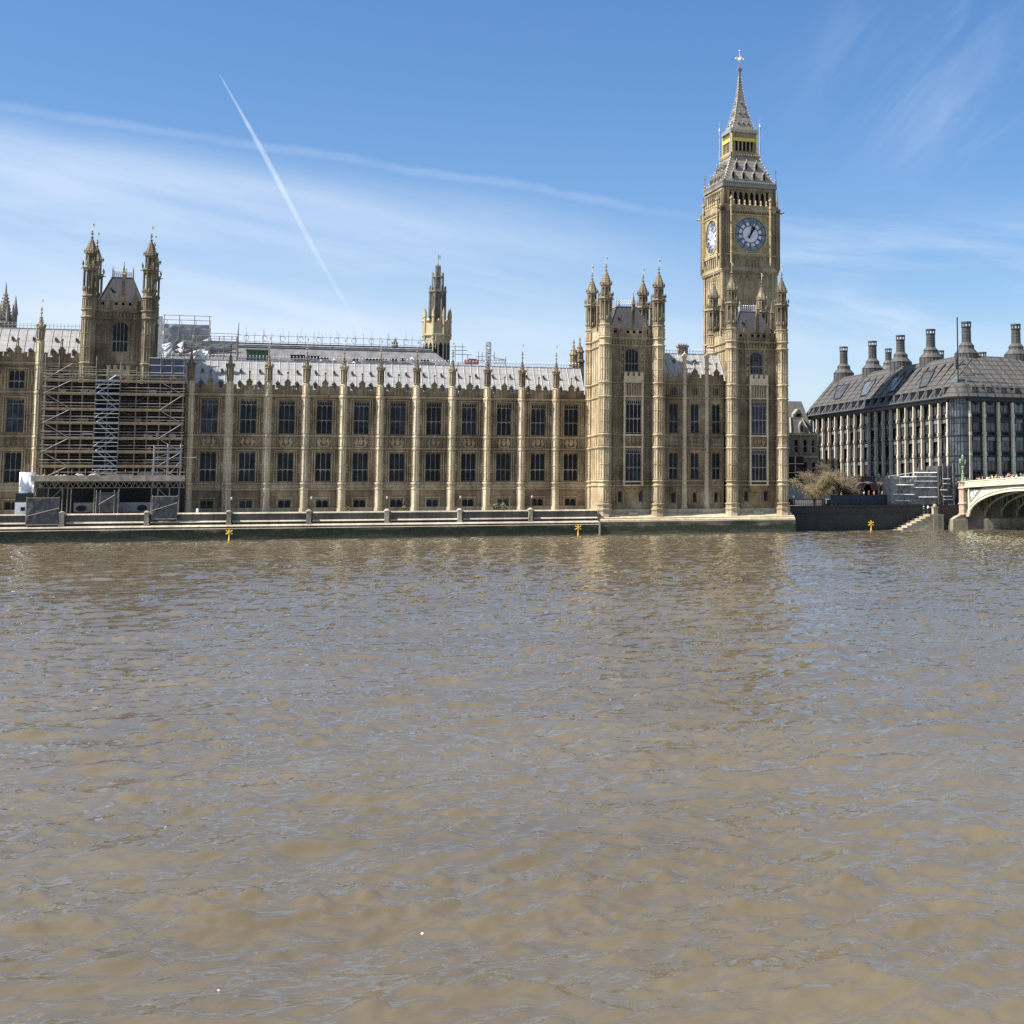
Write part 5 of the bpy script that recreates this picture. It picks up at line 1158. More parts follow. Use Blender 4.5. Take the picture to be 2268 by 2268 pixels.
# ------------------------------------------------------------------ office block with tall chimneys
M['bronze'] = plain('dark bronze', (0.028, 0.030, 0.033), 0.4, 0.5, 0.3, 1.2)
M['bronzeroof'] = roof_mat('bronze roof', (0.066, 0.064, 0.060), 2.0, 1.05, 0.85, 0.8, 1, 0.2)
M['bronzeroofx'] = roof_mat('bronze roof', (0.066, 0.064, 0.060), 2.0, 1.05, 0.85, 0.8, 0, 0.2)
M['pier'] = stone_mat('pale sandstone', (0.46, 0.42, 0.34), (0.52, 0.48, 0.395), (0.56, 0.52, 0.43), grime=0.2)
M['officeglass'] = glass_mat('office glass', (0.035, 0.042, 0.045), 0.10, 0.6)
M['pane'] = plain('louvre glass', (0.10, 0.12, 0.125), 0.25, 0, 0.4, 0.35)
def office():
    t = thing('office_building', 'dark bronze office block with pale stone piers and a row of tall chimneys', 'office building', (140, 0, 4.4))
    FX, Y0, Y1 = 139.4, 0.6, 80.0; zE, zD, zR, XR = 25.6, 27.9, 34.9, 147.5
    TL = lambda p: (FX+p[1], p[0], p[2])        # local x runs along +Y, y goes into the building
    RO = (141.9, -2.6); TR = frame(RO[0], RO[1], R_(5.9)); LR = 46.0
    fl = [4.4, 10.2, 14.0, 17.95, 21.5, 25.3]
    core = MB(); core.box(FX+1.6, 176, 1.2, 79.6, 4.4, 25.5); core.T = TR; core.box(0, LR, 1.3, 6, 4.4, 25.5); core.build('core', M['bronze'], t)
    colm = MB()
    colm.prism([(-.34, .2), (.34, .2), (.34, .9), (-.34, .9)], 4.4, 24.6, [(-.20, .30), (.20, .30), (.20, .9), (-.20, .9)])
    for z in (14.35, 18.3, 21.85): w = .38-.14*(z-4.4)/20; colm.prism([(-w, .14), (w, .14), (w, .6), (-w, .6)], z-.35, z+.4); colm.lathe([(z-.18, .2), (z+.2, .2)], 8, 0, .22)
    cmesh = colm.mesh('stone_pier', M['pier'])
    bw = MB(); bw.box(-1.1, 1.1, .05, 1.4, .0, .35); bw.box(-1.1, -.95, .05, 1.2, .35, 2.6); bw.box(.95, 1.1, .05, 1.2, .35, 2.6); bw.box(-1.1, 1.1, .0, 1.2, 2.6, 2.85); bw.box(-.04, .04, .06, .16, .35, 2.6)
    bmesh_ = bw.mesh('bay_window', plain('bronze bay', (0.045, 0.043, 0.042), 0.45, 0.4, 0.3)); gp = MB(); gp.quad((-.95, .12, .35), (.95, .12, .35), (.95, .12, 2.6), (-.95, .12, 2.6)); gp.quad((-1.02, .12, .35), (-1.02, 1.2, .35), (-1.02, 1.2, 2.6), (-1.02, .12, 2.6)); gm = gp.mesh('pane', M['officeglass'])
    lv = MB(); lv.box(-.8, .8, 0, .14, -.95, -.25); lvm = lv.mesh('glass_louvre', M['pane'])
    rnd = random.Random(6)
    for side in (0, 1):
        T = TL if side == 0 else TR; n = 20 if side == 0 else 11; sp = 4.02 if side == 0 else 3.35; base = 1.1 if side == 0 else .75
        b = MB(T); lng = Y1 if side == 0 else LR; st = Y0 if side == 0 else 0.2
        for z in fl[2:5]: b.box(st, lng, .38, 1.6, z-.12, z+.12); b.box(st, lng, .55, 1.6, z-1.0, z-.2)
        b.box(st, lng, -.1, 1.6, 24.7, 25.4); b.box(st, lng, -.75, 1.6, 25.4, zE)
        for i in range(n-1):
            xa = base+i*sp+sp/2; b.lathe([(24.0, .2), (24.7, .9)], 8, xa, .5); b.box(xa-.9, xa+.9, .1, .5, 10.1, 10.4)
        b.build('spandrel', M['bronze'], t)
        rotz = -math.pi/2 if side == 0 else R_(5.9)
        for i in range(n):
            p = T((base+i*sp, -.35, 0)); o = inst(cmesh, 'stone_pier', t, p, rotz if side else math.pi/2*-1)
            if i == n-1: continue
            for k in range(1, 5):
                if side == 1 and i > 3: break
                xc = base+i*sp+sp/2; p = T((xc, .45 if (k+i) % 3 else .8, fl[k]+.75)); o = inst(bmesh_, 'bay_window', t, p, rotz); q = bpy.data.objects.new('pane', gm); col.objects.link(q); q.parent = o
        for i in range(n-1):
            for k in range(2, 5):
                if rnd.random() < .75 and (side == 0 or i < 5): inst(lvm, 'glass_louvre', t, T((base+i*sp+sp/2, .4, fl[k])), -math.pi/2 if side == 0 else R_(5.9))
    # glazed corner drum
    d = MB(); cx, cy, r = 141.9, .1, 2.45; d.lathe([(4.4, r), (25.3, r)], 24, cx, cy); d.build('corner_drum', M['officeglass'], t)
    f = MB()
    for z in fl[1:]: f.lathe([(z-.16, r+.08), (z+.16, r+.08)], 24, cx, cy); f.lathe([(z-1.2, r+.05), (z-1.1, r+.05)], 24, cx, cy)
    for i in range(24): a = 2*math.pi*i/24; f.bar((cx+(r+.04)*math.cos(a), cy+(r+.04)*math.sin(a), 4.4), (cx+(r+.04)*math.cos(a), cy+(r+.04)*math.sin(a), 25.3), .06)
    f.lathe([(25.2, r+.7), (25.6, r+.75)], 24, cx, cy); f.build('drum_frame', M['bronze'], t)
    # roof: steep dormer band, then long slopes
    XD = FX+1.0; rL = MB(); YE = 80.2
    rL.quad((FX-.6, 1.5, zE), (FX-.6, YE, zE), (XD, YE, zD), (XD, 1.8, zD)); rL.quad((XD, 1.8, zD), (XD, YE, zD), (XR, 82.0, zR+.3), (XR, 10.5, zR)); rL.poly([(FX-.6, YE, zE), (XD, YE, zD), (XR, 82.0, zR+.3), (XR+7, YE, zD), (XR+8, YE, zE)][::-1]); rL.quad((XR, 10.5, zR), (XR, 82, zR+.3), (XR+7, YE, zD), (XR+7, 12, zD))
    ro = rL.build('roof', M['bronzeroof'], t)
    rR = MB(TR); L = LR
    rR.quad((1.2, -.75, zE), (L, -.75, zE), (L, .6, zD), (.2, .6, zD)); rR.quad((.2, .6, zD), (L, .6, zD), (L, 11.5, zR), (6.5, 12.3, zR)); rR.quad((6.5, 12.3, zR), (L, 11.5, zR), (L, 20, zD), (9, 20, zD)); ro2 = rR.build('roof', M['bronzeroofx'], t)
    # corner skirt between the two slopes
    cs = MB(); n = 8; p0 = (XD, 1.8, zD); q0 = (FX-.6, 1.5, zE); pe = TR((.2, .6, zD)); qe = TR((1.2, -.75, zE)); ap = (XR, 10.5, zR); prev = None
    for i in range(n+1):
        a = math.pi+(math.pi/2)*i/n; c1 = (cx+(r+.75)*math.cos(a), cy+(r+.75)*math.sin(a), zE); c2 = (cx+(r-.35)*math.cos(a), cy+(r-.35)*math.sin(a), zD)
        if i == 0: c1, c2 = q0, p0
        if i == n: c1, c2 = qe, pe
        if prev: cs.quad(prev[0], c1, c2, prev[1]); cs.poly([prev[1], c2, ap])
        prev = (c1, c2)
    cs.poly([pe, TR((6.5, 12.3, zR)), ap]); cs.build('corner_roof', M['bronzeroofx'], t)
    # fins and dormers on the lower band
    fn = MB(); sk = MB()
    for side in (0, 1):
        T = TL if side == 0 else TR; n = 19 if side == 0 else 10; sp = 4.02 if side == 0 else 3.35; base = 1.1 if side == 0 else .75; fn.T = T; sk.T = T
        for i in range(n*2):
            x = base+sp*.5*(i+.5)+.0
            if i % 2 == 0: fn.add([(x-.5, -.4, zE+.1), (x+.5, -.4, zE+.1), (x+.5, -.25, zD-.35), (x-.5, -.25, zD-.35), (x-.5, .9, zD-.1), (x+.5, .9, zD-.1), (x-.5, -.3, zE), (x+.5, -.3, zE)], [(0, 1, 2, 3), (3, 2, 5, 4), (0, 3, 4, 6), (1, 7, 5, 2)])
        for i in range(n+1):
            x = base+i*sp; xr = x*.80+8.5 if side == 0 else x*1.0+3
            if side == 0: fn.bar((x, 1.0, zD+.05), (x+1.4, XR-FX-1.8, zR-1.4), .17)
            else: fn.bar((x, .55, zD+.05), (x+2.2, 10.4, zR-.7), .15)
    fn.T = None; fn.build('roof_fin', M['bronzeroof'], t)
    for side in (0, 1):
        T = TL if side == 0 else TR; n = 19 if side == 0 else 10; sp = 4.02 if side == 0 else 3.35; base = 1.1 if side == 0 else .75
        for i in range(n*2):
            x = base+sp*.5*(i+.5)+sp*.25; dw = MB(T); dw.add([(x-.36, -.5, zE+.25), (x+.36, -.5, zE+.25), (x+.36, .35, zD-.35), (x-.36, .35, zD-.35), (x-.36, .9, zD-.35), (x+.36, .9, zD-.35)], [(0, 1, 2, 3), (0, 3, 4), (1, 5, 2), (3, 2, 5, 4)]); dw.build('dormer_window', M['glass'], t)
    nrm = Vector((-(zR-zD), 0, XR-XD)).normalized(); P0 = Vector((XD, 0, zD))
    def onslope(px, py): d = rayd(px, py); return CAM+d*((P0-CAM).dot(nrm)/d.dot(nrm))
    o6 = lambda x, y: (1790+x/7.43, 820+y/7.43); oz = lambda x, y: (1720+x/3.5255, 680+y/3.5255)
    for k, pts in enumerate(([o6(480, 270), o6(690, 240), o6(535, 470), o6(430, 490)], [o6(940, 205), o6(1130, 170), o6(970, 415), o6(865, 435)], [o6(1400, 125), o6(1600, 95), o6(1430, 340), o6(1340, 365)], [oz(1150, 515), oz(1240, 500), oz(1180, 620), oz(1120, 635)])):
        P = [onslope(*q) for q in pts]; g = MB(); g.poly([tuple(q+nrm*.16) for q in P]); so_ = g.build('skylight', M['skylight' if k in (1, 2) else 'darkskylight'], t); fr = MB()
        for i in range(4): fr.bar(P[i]+nrm*.2, P[(i+1) % 4]+nrm*.2, .14)
        fo = fr.build('frame', M['bronze'], None); fo.parent = so_
    # chimneys
    def chimney(x, y, zb, zt, k=1.0):
        c = MB(); z1 = zt-4.6*k-.0
        c.lathe([(zb-4, 2.5*k), (zb+.9, 2.5*k), (zb+1.0, 2.6*k), (zb+1.9, 1.75*k), (zb+2.0, 1.65*k), (zb+2.5, 1.6*k), (zb+2.6, 1.7*k), (zb+3.3, 1.05*k)], 12, x, y)
        c.lathe([(zb+3.3, .98*k), (zt-1.2, .92*k), (zt-1.15, 1.08*k), (zt-.95, 1.08*k), (zt-.9, .8*k)], 14, x, y)
        for i in range(8): a = i*math.pi/4; c.bar((x+.95*k*math.cos(a), y+.95*k*math.sin(a), zt-1), (x+.95*k*math.cos(a), y+.95*k*math.sin(a), zt-.3), .13)
        for i in range(12): a = i*math.pi/6; c.bar((x+2.5*k*math.cos(a), y+2.5*k*math.sin(a), zb-1), (x+2.5*k*math.cos(a), y+2.5*k*math.sin(a), zb+.9), .07); c.bar((x+.97*k*math.cos(a), y+.97*k*math.sin(a), zb+3.3), (x+.92*k*math.cos(a), y+.92*k*math.sin(a), zt-1.2), .04)
        n = 4
        for j in range(n): z = zb+3.6+(zt-1.4-zb-3.6)*j/n; c.lathe([(z, 1.0*k), (z+.12, 1.0*k)], 14, x, y)
        c.lathe([(zt-.3, 1.12*k), (zt, 1.12*k), (zt+.02, .8*k)], 14, x, y); c.build('chimney', M['bronzechim'], t)
    for px, yb, yt in ((1869, 834, 768), (1933, 824, 755.5), (1995, 810, 742.5), (2062, 801, 729)):
        p = onX(px, yb, 148.5); chimney(p.x, p.y, p.z-.2, onX(px, yt, 148.5).z)
    for px, yb, yt, Y in ((2141, 792, 713, 12.0), (2251, 794, 718, 12.5)):
        p = onY(px, yb, Y); chimney(p.x, p.y, p.z-.2, onY(px, yt, Y).z)
    for px, yb, yt in ((1968, 815, 772), (2083, 790, 776.5), (2176, 792, 780)):
        p = onX(px, yb, 164); q = onX(px, yt, 164); chimney(p.x, p.y, q.z-6.4, q.z, .85)
    fp = MB(); b0, b1 = onY(2122, 832, -.6), onY(2121, 704, -.6); fp.bar((b0.x, -.6, 25.6), (b0.x, -.6, b1.z), .13, 8); fp.bead(b0.x, -.6, b1.z, .22); fp.lathe([(31, .16), (31.6, .28), (33.0, .26), (33.3, .15)], 6, b0.x-.25, -.6); fp.build('flagpole', M['bronze'], t)
    bx = MB(); bx.lathe([(zD-.2, 1.4), (zD+1.2, 1.2), (zD+1.9, .5)], 10, 141.8, .6); bx.build('corner_cowl', M['pane'], t)
M['bronzechim'] = plain('bronze chimney', (0.080, 0.078, 0.073), 0.45, 0.3, 0.25, 1.0)
M['skylight'] = plain('skylight glass', (0.09, 0.105, 0.12), 0.35, 0, 0.3, .6); M['darkskylight'] = plain('dark skylight', (0.05, 0.05, 0.05), 0.4, 0, 0.3, .6)
office()

def old_offices():
    t = thing('stone_offices', 'grey stone building with a mansard roof squeezed between clock tower and office block', 'building', (128, 60, 4.4))
    w = MB(); X0, X1, Y = 118.0, 134.5, 60.0; cols = [120.5, 123.3, 126.2, 129.3, 131.5, 133.5]; rows = [(6.5, 9.3), (11.2, 14.0), (16.2, 19.2)]
    holes = [(x-.45, x+.45, a, b) for x in cols for a, b in rows]; w.wall(X0, X1, 4.4, 20.6, holes, Y, .4)
    for z, p in ((10.2, .25), (15.2, .35), (20.4, .6)): w.box(X0, X1, Y-p, Y, z-.2, z+.25)
    for x in (118.6, 127.6, 130.4): w.box(x-.35, x+.35, Y-.25, Y, 15.4, 20.2)
    w.box(X0, X1, Y+.5, Y+20, 4.4, 20.5); w.build('wall', M['stone_grey'], t)
    for x in cols:
        for a, b in rows: window(t, x, Y, a, .9, b-a, 1, ((b-a)*.5,), 0, 0, .25)
    r = MB(); r.prism([(X0, Y), (132.6, Y), (132.6, Y+9), (X0, Y+9)], 20.7, 24.3, [(X0, Y+1.5), (131.2, Y+1.5), (131.2, Y+7.5), (X0, Y+7.5)]); ro = r.build('roof', M['greyroof2'], t)
    e = MB(); e.bar((132.6, Y, 20.7), (131.2, Y+1.5, 24.35), .18); e.bar((127.9, Y-.1, 20.7), (128.3, Y+1.4, 24.3), .25); e.box(X0, 131.3, Y+1.4, Y+1.6, 24.2, 24.45); e.build('roof_trim', M['pgran'], ro)
    d = MB(); d.extr([(130.0, 20.7), (131.3, 20.7), (131.3, 22.4), (130.65, 23.6), (130.0, 22.4)], Y-.1, Y+1.5); d.build('dormer', M['stone_grey'], t); dw = MB(); dw.quad((130.3, Y-.13, 21.0), (131.0, Y-.13, 21.0), (131.0, Y-.13, 22.4), (130.3, Y-.13, 22.4)); dw.build('dormer_window', M['glass'], t)
    b = MB(); b.prism([(112, 75), (139, 75), (139, 95), (112, 95)], 22, 29.3, [(112, 80), (138, 80), (138, 90), (112, 90)]); b.build('roof', M['greyroof2'], t); c = MB(); c.box(127.4, 129.8, 72, 75, 20, 31.0); c.box(127.2, 130.0, 71.8, 75.2, 30.4, 30.8)
    for i in range(5): c.lathe([(31, .2), (31.7, .16)], 8, 127.7+i*.45, 73.5)
    c.build('chimney', M['stone_grey'], t)
    d2 = MB(); d2.extr([(134.2, 24.0), (136.2, 24.0), (136.2, 26.0), (135.2, 27.2), (134.2, 26.0)], 74.5, 77); d2.build('dormer', M['stone_grey'], t); d3 = MB(); d3.quad((134.6, 74.45, 24.2), (135.8, 74.45, 24.2), (135.8, 74.45, 26), (134.6, 74.45, 26)); d3.build('dormer_window', M['glass'], t)
    g = MB(); g.box(119, 129.2, 55, 59.8, 4.4, 15.2); g.build('glazed_link', M['glass'], t); f = MB()
    for z in (7.5, 9.5, 11.5, 13.5): f.bar((119, 54.95, z), (129.2, 54.95, z), .05)
    for x in (121, 123, 125, 127.2): f.bar((x, 54.95, 4.4), (x, 54.95, 15.2), .05)
    f.build('glazing_bar', M['steel'], t)
    lw = MB(); lw.box(104, 131, 40, 40.5, 4.4, 8.3); lw.box(104, 131, 39.8, 40.7, 8.3, 8.6); tag(lw.build('garden_wall', plain('pale render', (0.40, 0.42, 0.38), 0.8)), 'low pale rendered wall behind the bare willow tree', 'wall')
M['greyroof2'] = plain('dull slate', (0.085, 0.083, 0.08), 0.7, 0, 0.25, 0.8)
old_offices()

# ------------------------------------------------------------------ embankment on the right
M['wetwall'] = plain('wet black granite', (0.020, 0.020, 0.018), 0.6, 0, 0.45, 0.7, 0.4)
def embankment():
    t = thing('embankment_wall', 'dark river embankment wall in the shadow of the tower, ending at the bridge', 'river wall', (120, -7, 0)); w = MB()
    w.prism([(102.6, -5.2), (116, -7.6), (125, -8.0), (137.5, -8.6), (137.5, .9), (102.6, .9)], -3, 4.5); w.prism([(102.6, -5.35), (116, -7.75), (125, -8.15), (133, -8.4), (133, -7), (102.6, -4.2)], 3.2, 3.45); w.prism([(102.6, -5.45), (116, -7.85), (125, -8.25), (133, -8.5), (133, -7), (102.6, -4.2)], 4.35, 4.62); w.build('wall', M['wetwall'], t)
    r = MB()
    for i in range(26): x = 103+i*.36; r.bar((x, -4.6-.1*i*.2, 4.5), (x, -4.6-.1*i*.2, 5.9), .035)
    r.bar((103, -4.6, 5.7), (112, -5.1, 5.7), .05); r.bar((103, -4.6, 4.9), (112, -5.1, 4.9), .05); tag(r.build('railing', M['iron']), 'dark iron railing on the embankment wall beside the pavilion', 'railing')
    h = MB(); h.box(112.6, 123.6, -5.2, -5.0, 4.6, 6.38); h.box(112.6, 123.6, -5.3, -4.95, 6.38, 6.52)
    for i in range(7): x = 112.7+i*1.8; h.box(x-.06, x+.06, -5.26, -5.2, 4.6, 6.38)
    tag(h.build('hoarding', M['navyboard']), 'navy painted site hoarding standing on the embankment wall', 'hoarding')
    s = MB(); n = 8
    for i in range(n): x = 122.7+i*.92; s.box(x, x+.92, -12.2, -8.2, -1.5, .10+i*.40); s.box(x-.06, x+.92, -12.26, -8.2, .02+i*.40, .10+i*.40+.012)
    s.box(122.7+n*.92, 132.0, -12.2, -8.2, -1.5, .1+(n-1)*.4)
    tag(s.build('river_steps', M['steps']), 'worn stone river steps climbing the embankment beside the bridge', 'steps')
    p = MB(); p.box(129.9, 130.8, -12.3, -11.4, -1, 4.1); p.box(129.8, 130.9, -12.4, -11.3, 4.1, 4.3); p.lathe([(4.3, .35), (4.7, .3), (4.8, .1)], 8, 130.35, -11.85); tag(p.build('gate_pier', M['steps']), 'short pale stone pier at the top of the river steps', 'pier')
    ap = MB(); ap.box(117, 139, .9, 40, 4.3, 5.6); tag(ap.build('road', plain('asphalt', (0.06, 0.06, 0.06), 0.9)), kind='structure')
M['steps'] = stone_mat('worn step stone', (0.24, 0.21, 0.155), (0.34, 0.305, 0.23), (0.44, 0.40, 0.31))
embankment()
M['darknet'] = plain('dark sheeting', (0.055, 0.057, 0.062), 0.7, 0, 0.35, 1.0)
M['net2'] = plain('mid grey debris netting', (0.17, 0.172, 0.175), 0.8, 0, 0.5, 1.1)
M['sheetp'] = plain('pale boards', (0.62, 0.62, 0.58), 0.6, 0, 0.3, 1.5)
def bridge_works():
    for lb_, x0, x1, zl, zr, z0, y, depth, mat, sd in (('pale striped sheeted scaffold beside the bridge with bright horizontal tubes', 123.8, 133.4, 10.0, 11.2, 4.7, -6.2, 3.5, M['net2'], 3), ('taller dark sheeted scaffold box immediately left of the bridge lamp', 133.5, 136.6, 11.95, 11.95, 4.8, -6.6, 5.0, M['darknet'], 5)):
        t = thing('sheeted_scaffold', lb_, 'scaffold', ((x0+x1)/2, y, 4.5)); rnd = random.Random(sd); b = MB(); n = 14; m_ = 10; g = {}
        for i in range(n+1):
            u = i/n; zt = zl+(zr-zl)*(0 if u < .55 else 1) if sd == 3 else zl
            for j in range(m_+1): g[i, j] = (x0+(x1-x0)*u, y-rnd.uniform(0, .12), z0+(zt-z0)*j/m_)
        for i in range(n):
            for j in range(m_): b.quad(g[i, j], g[i+1, j], g[i+1, j+1], g[i, j+1])
        zt = max(zl, zr); b.quad((x0, y, z0), (x0, y+depth, z0), (x0, y+depth, zl), (x0, y, zl)); b.quad((x1, y, z0), (x1, y+depth, z0), (x1, y+depth, zr), (x1, y, zr)); b.quad((x0, y, zl), (x1, y, zr), (x1, y+depth, zr), (x0, y+depth, zl)); b.build('sheeting', mat, t)
        p = MB(); k = 5 if sd == 3 else 3
        for i in range(k+1): x = x0+(x1-x0)*i/k; p.bar((x, y-.2, 4.2), (x, y-.2, (zl if i < k*.6 else zr)+.5), .07)
        if sd == 3: p.bar((x0-.5, y-.2, 4.6), (x0-.5, y-.2, 10.8), .09)
        for i in range(9 if sd == 3 else 5):
            a = rnd.uniform(x0, x1-2.5); z = rnd.uniform(z0, z0+3); p.bar((a, y-.2, z), (a+rnd.uniform(1, 2.4), y-.2, z+rnd.uniform(.8, 2)), .055)
        p.build('tube', M['steel'], t)
        for z, a, c in ((10.7, .5, 1), (9.95, .5, 1), (9.1, .5, 1), (7.9, .5, 1), (8.4, .12, .5), (9.9, .2, .5), (6.6, .05, .5), (6.1, .6, 1), (5.4, .1, .4)) if sd == 3 else ((6.2, .3, .9), (5.6, .35, .95), (7.4, .1, .6), (8.6, .3, .8), (9.5, .3, .8)):
            q = MB(); q.extrx([(y-.42, z-.07), (y-.2, z+.09), (y-.2, z-.07)], x0+(x1-x0)*a, x0+(x1-x0)*c); q.build('board', M['sheetp'] if sd == 3 else M['sheetg'], t)
bridge_works()

# ------------------------------------------------------------------ bridge
M['bgreen'] = plain('pale green paint', (0.50, 0.52, 0.385), 0.55, 0, 0.22, 0.8)
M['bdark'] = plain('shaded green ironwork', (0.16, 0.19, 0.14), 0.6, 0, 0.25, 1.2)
M['pink'] = stone_mat('pinkish granite', (0.36, 0.27, 0.21), (0.44, 0.34, 0.27), (0.50, 0.41, 0.33), grime=0.3)
M['lampgreen'] = plain('green lamp iron', (0.20, 0.29, 0.17), 0.5, 0.2, 0.25, 4)
def zdeck(d): return 8.95+0.028*d-0.00013*d*d
def bridge():
    t = thing('arch_bridge', 'pale green iron arch bridge springing from a stone pier at the right edge', 'bridge', (137, -9, 0)); FX = 137.3; W = 24.0; A = 21.3; YC = -33.2; zs, zc = 2.4, 7.15; YL = -57.0
    pr = MB(); n = 40; ys = [-10.0-(47.0)*i/n for i in range(n+1)]
    for i in range(n):
        y0, y1 = ys[i], ys[i+1]; d0, d1 = -9-y0, -9-y1; a, b = zdeck(d0), zdeck(d1)
        pts = [(FX-.15, 0.0), (FX+.2, 0.0), (FX+.2, -1.1), (FX-.15, -1.1)]
        v = [(x, y0, a+z) for x, z in pts]+[(x, y1, b+z) for x, z in pts]; pr.add(v, [(0, 1, 5, 4), (1, 2, 6, 5), (2, 3, 7, 6), (3, 0, 4, 7)])
        for zo, p in ((-.02, .3), (-.32, .22), (-1.1, .45)): 
            v = [(FX-p, y0, a+zo-.12), (FX-p, y0, a+zo+.06), (FX, y0, a+zo+.06), (FX-p, y1, b+zo-.12), (FX-p, y1, b+zo+.06), (FX, y1, b+zo+.06), (FX, y0, a+zo-.12), (FX, y1, b+zo-.12)]; pr.add(v, [(0, 1, 4, 3), (1, 2, 5, 4), (0, 3, 7, 6)])
        for k in range(4): y = y0+(y1-y0)*(k+.5)/4; z = zdeck(-9-y); pr.box(FX-.2, FX-.14, y-.05, y+.05, z-.95, z-.42)
    pr.build('parapet', M['bgreen'], t)
    dk = MB()
    for i in range(n):
        y0, y1 = ys[i], ys[i+1]; a, b = zdeck(-9-y0)-1.12, zdeck(-9-y1)-1.12; dk.add([(FX-.1, y0, a), (FX+W, y0, a), (FX+W, y1, b), (FX-.1, y1, b), (FX-.1, y0, a-.5), (FX+W, y0, a-.5), (FX+W, y1, b-.5), (FX-.1, y1, b-.5)], [(0, 1, 2, 3), (7, 6, 5, 4), (0, 3, 7, 4), (1, 5, 6, 2)])
    dk.build('deck', M['bdark'], t)
    el = lambda t_, k=0.0: (YC+(A+k)*math.cos(t_), zs+(zc-zs+k)*math.sin(t_))
    m_ = 48
    for j, xo in enumerate([0.0]+[3.4*q for q in range(1, 8)]):
        r = MB(); kk = .62 if j == 0 else .42; th = .35 if j == 0 else .22
        for i in range(m_):
            t0, t1 = math.pi*i/m_, math.pi*(i+1)/m_; a, b = el(t0), el(t1); c, d = el(t0, kk), el(t1, kk); x0, x1 = FX+xo-.05, FX+xo+th
            r.add([(x0, *a), (x0, *b), (x0, *d), (x0, *c), (x1, *a), (x1, *b), (x1, *d), (x1, *c)], [(0, 1, 2, 3), (4, 7, 6, 5), (0, 4, 5, 1), (3, 2, 6, 7)])
            if j == 0: r.add([(x0-.12, *el(t0, .5)), (x0-.12, *el(t1, .5)), (x0-.12, *el(t1, .68)), (x0-.12, *el(t0, .68)), (x0, *el(t0, .5)), (x0, *el(t1, .5)), (x0, *el(t1, .68)), (x0, *el(t0, .68))], [(0, 1, 2, 3), (0, 4, 5, 1), (3, 2, 6, 7)])
            elif i % 3 == 1:
                ym, zm = el((t0+t1)/2, .4); r.box(FX+xo, FX+xo+.2, ym-.09, ym+.09, zm, zdeck(-9-ym)-1.6)
        r.build('arch_rib', M['bgreen'] if j == 0 else M['bdark'], t)
    sp = MB()
    for i in range(m_):
        t0, t1 = math.pi*i/m_, math.pi*(i+1)/m_; a, b = el(t0, .5), el(t1, .5); sp.quad((FX+.12, a[0], a[1]), (FX+.12, b[0], b[1]), (FX+.12, b[0], zdeck(-9-b[0])-1.1), (FX+.12, a[0], zdeck(-9-a[0])-1.1))
    sp.build('spandrel', M['bgreen'], t)
    tr = MB(); p0, p1, p2 = (-12.55, 7.35), (-12.55, 5.0), (-17.3, 7.45)
    tr.add([(FX+.08, *p0), (FX+.08, *p1), (FX+.08, *p2)], [(0, 1, 2)]); tr.build('spandrel_recess', M['bdark'], t)
    sh = MB(); 
    for (y, z, r_) in ((-13.35, 6.5, .5), (-14.5, 6.85, .38)): sh.poly([(FX, y+r_*math.cos(2*math.pi*i/12), z+r_*1.1*math.sin(2*math.pi*i/12)) for i in range(12)])
    for (y, z) in ((-13.3, 5.75), (-15.4, 7.0), (-14.1, 6.1)): sh.bead(FX, y, z, .22, .28)
    sh.build('shield', M['white'], t)
    e = MB()
    e.box(FX-.12, FX+.1, -12.45, -12.0, 2.9, 7.8); e.box(FX-.1, FX+.1, -18.0, -12.0, 7.55, 7.8); e.build('edge_band', M['bgreen'], t)
    for yp in (-9.9, -57.6):
        q = MB(); zt = zdeck(-9-yp); q.lathe([(2.7, 1.0), (2.9, 1.0), (3.0, .82), (4.6, .82), (4.7, .98), (4.9, .98), (5.0, .82), (zt-1.5, .80), (zt-1.4, .98), (zt-1.2, 1.0), (zt-1.1, .84), (zt-.25, .84), (zt-.2, 1.02), (zt-.02, 1.05), (zt, .9)], 8, FX-.1, yp); q.build('pier', M['pink'], t); q = MB(); q.box(FX+.3, FX+W, yp-1.0, yp+1.0, -2, zt-1.2); q.build('abutment', M['pdark'], t)
        c = MB(); c.prism([(FX-2.6, yp-.6), (FX+W, yp-2.3), (FX+W, yp+2.5), (FX-2.6, yp+2.4)], -3, 1.9, None); c.prism([(FX-2.6, yp-.6), (FX+W, yp-2.3), (FX+W, yp+2.5), (FX-2.6, yp+2.4)], 1.9, 2.75, [(FX-.9, yp-.7), (FX+W, yp-1.1), (FX+W, yp+1.1), (FX-.9, yp+.7)]); c.build('cutwater', M['steps'], t)
    return t
bridge()
def bridge_lamp(label, loc, k=1.0):
    t = thing('bridge_lamp', label, 'street lamp', loc); b = MB()
    b.lathe([(0, .42), (.25, .42), (.3, .30), (1.3, .26), (1.4, .36), (1.5, .2), (2.3, .1), (2.4, .17), (2.5, .1), (2.9, .1), (3.0, .2), (3.05, .1), (4.0, .07)], 8); b.build('column', M['lampgreen'], t)
    g = MB(); g.lathe([(2.3, .16), (2.5, .2), (2.75, .34), (2.9, .1)], 8); g.build('gilded_collar', M['goldstone'], t)
    for i in range(3):
        dx, dz = ((-.5, 3.35), (.5, 3.35), (0, 4.1))[i]; l = MB(); l.lathe([(dz, .10), (dz+.05, .2), (dz+.55, .26), (dz+.6, .32), (dz+.85, .1), (dz+1.0, .03)], 6, dx, 0)
        if dx: l.bar((0, 0, dz-.5), (dx, 0, dz-.1), .05); l.bar((dx, 0, dz-.15), (dx, 0, dz), .05)
        l.build('lantern', M['lampgreen'], t)
    for ch in list(t.children): ch.matrix_parent_inverse = Matrix.Identity(4)
    return t
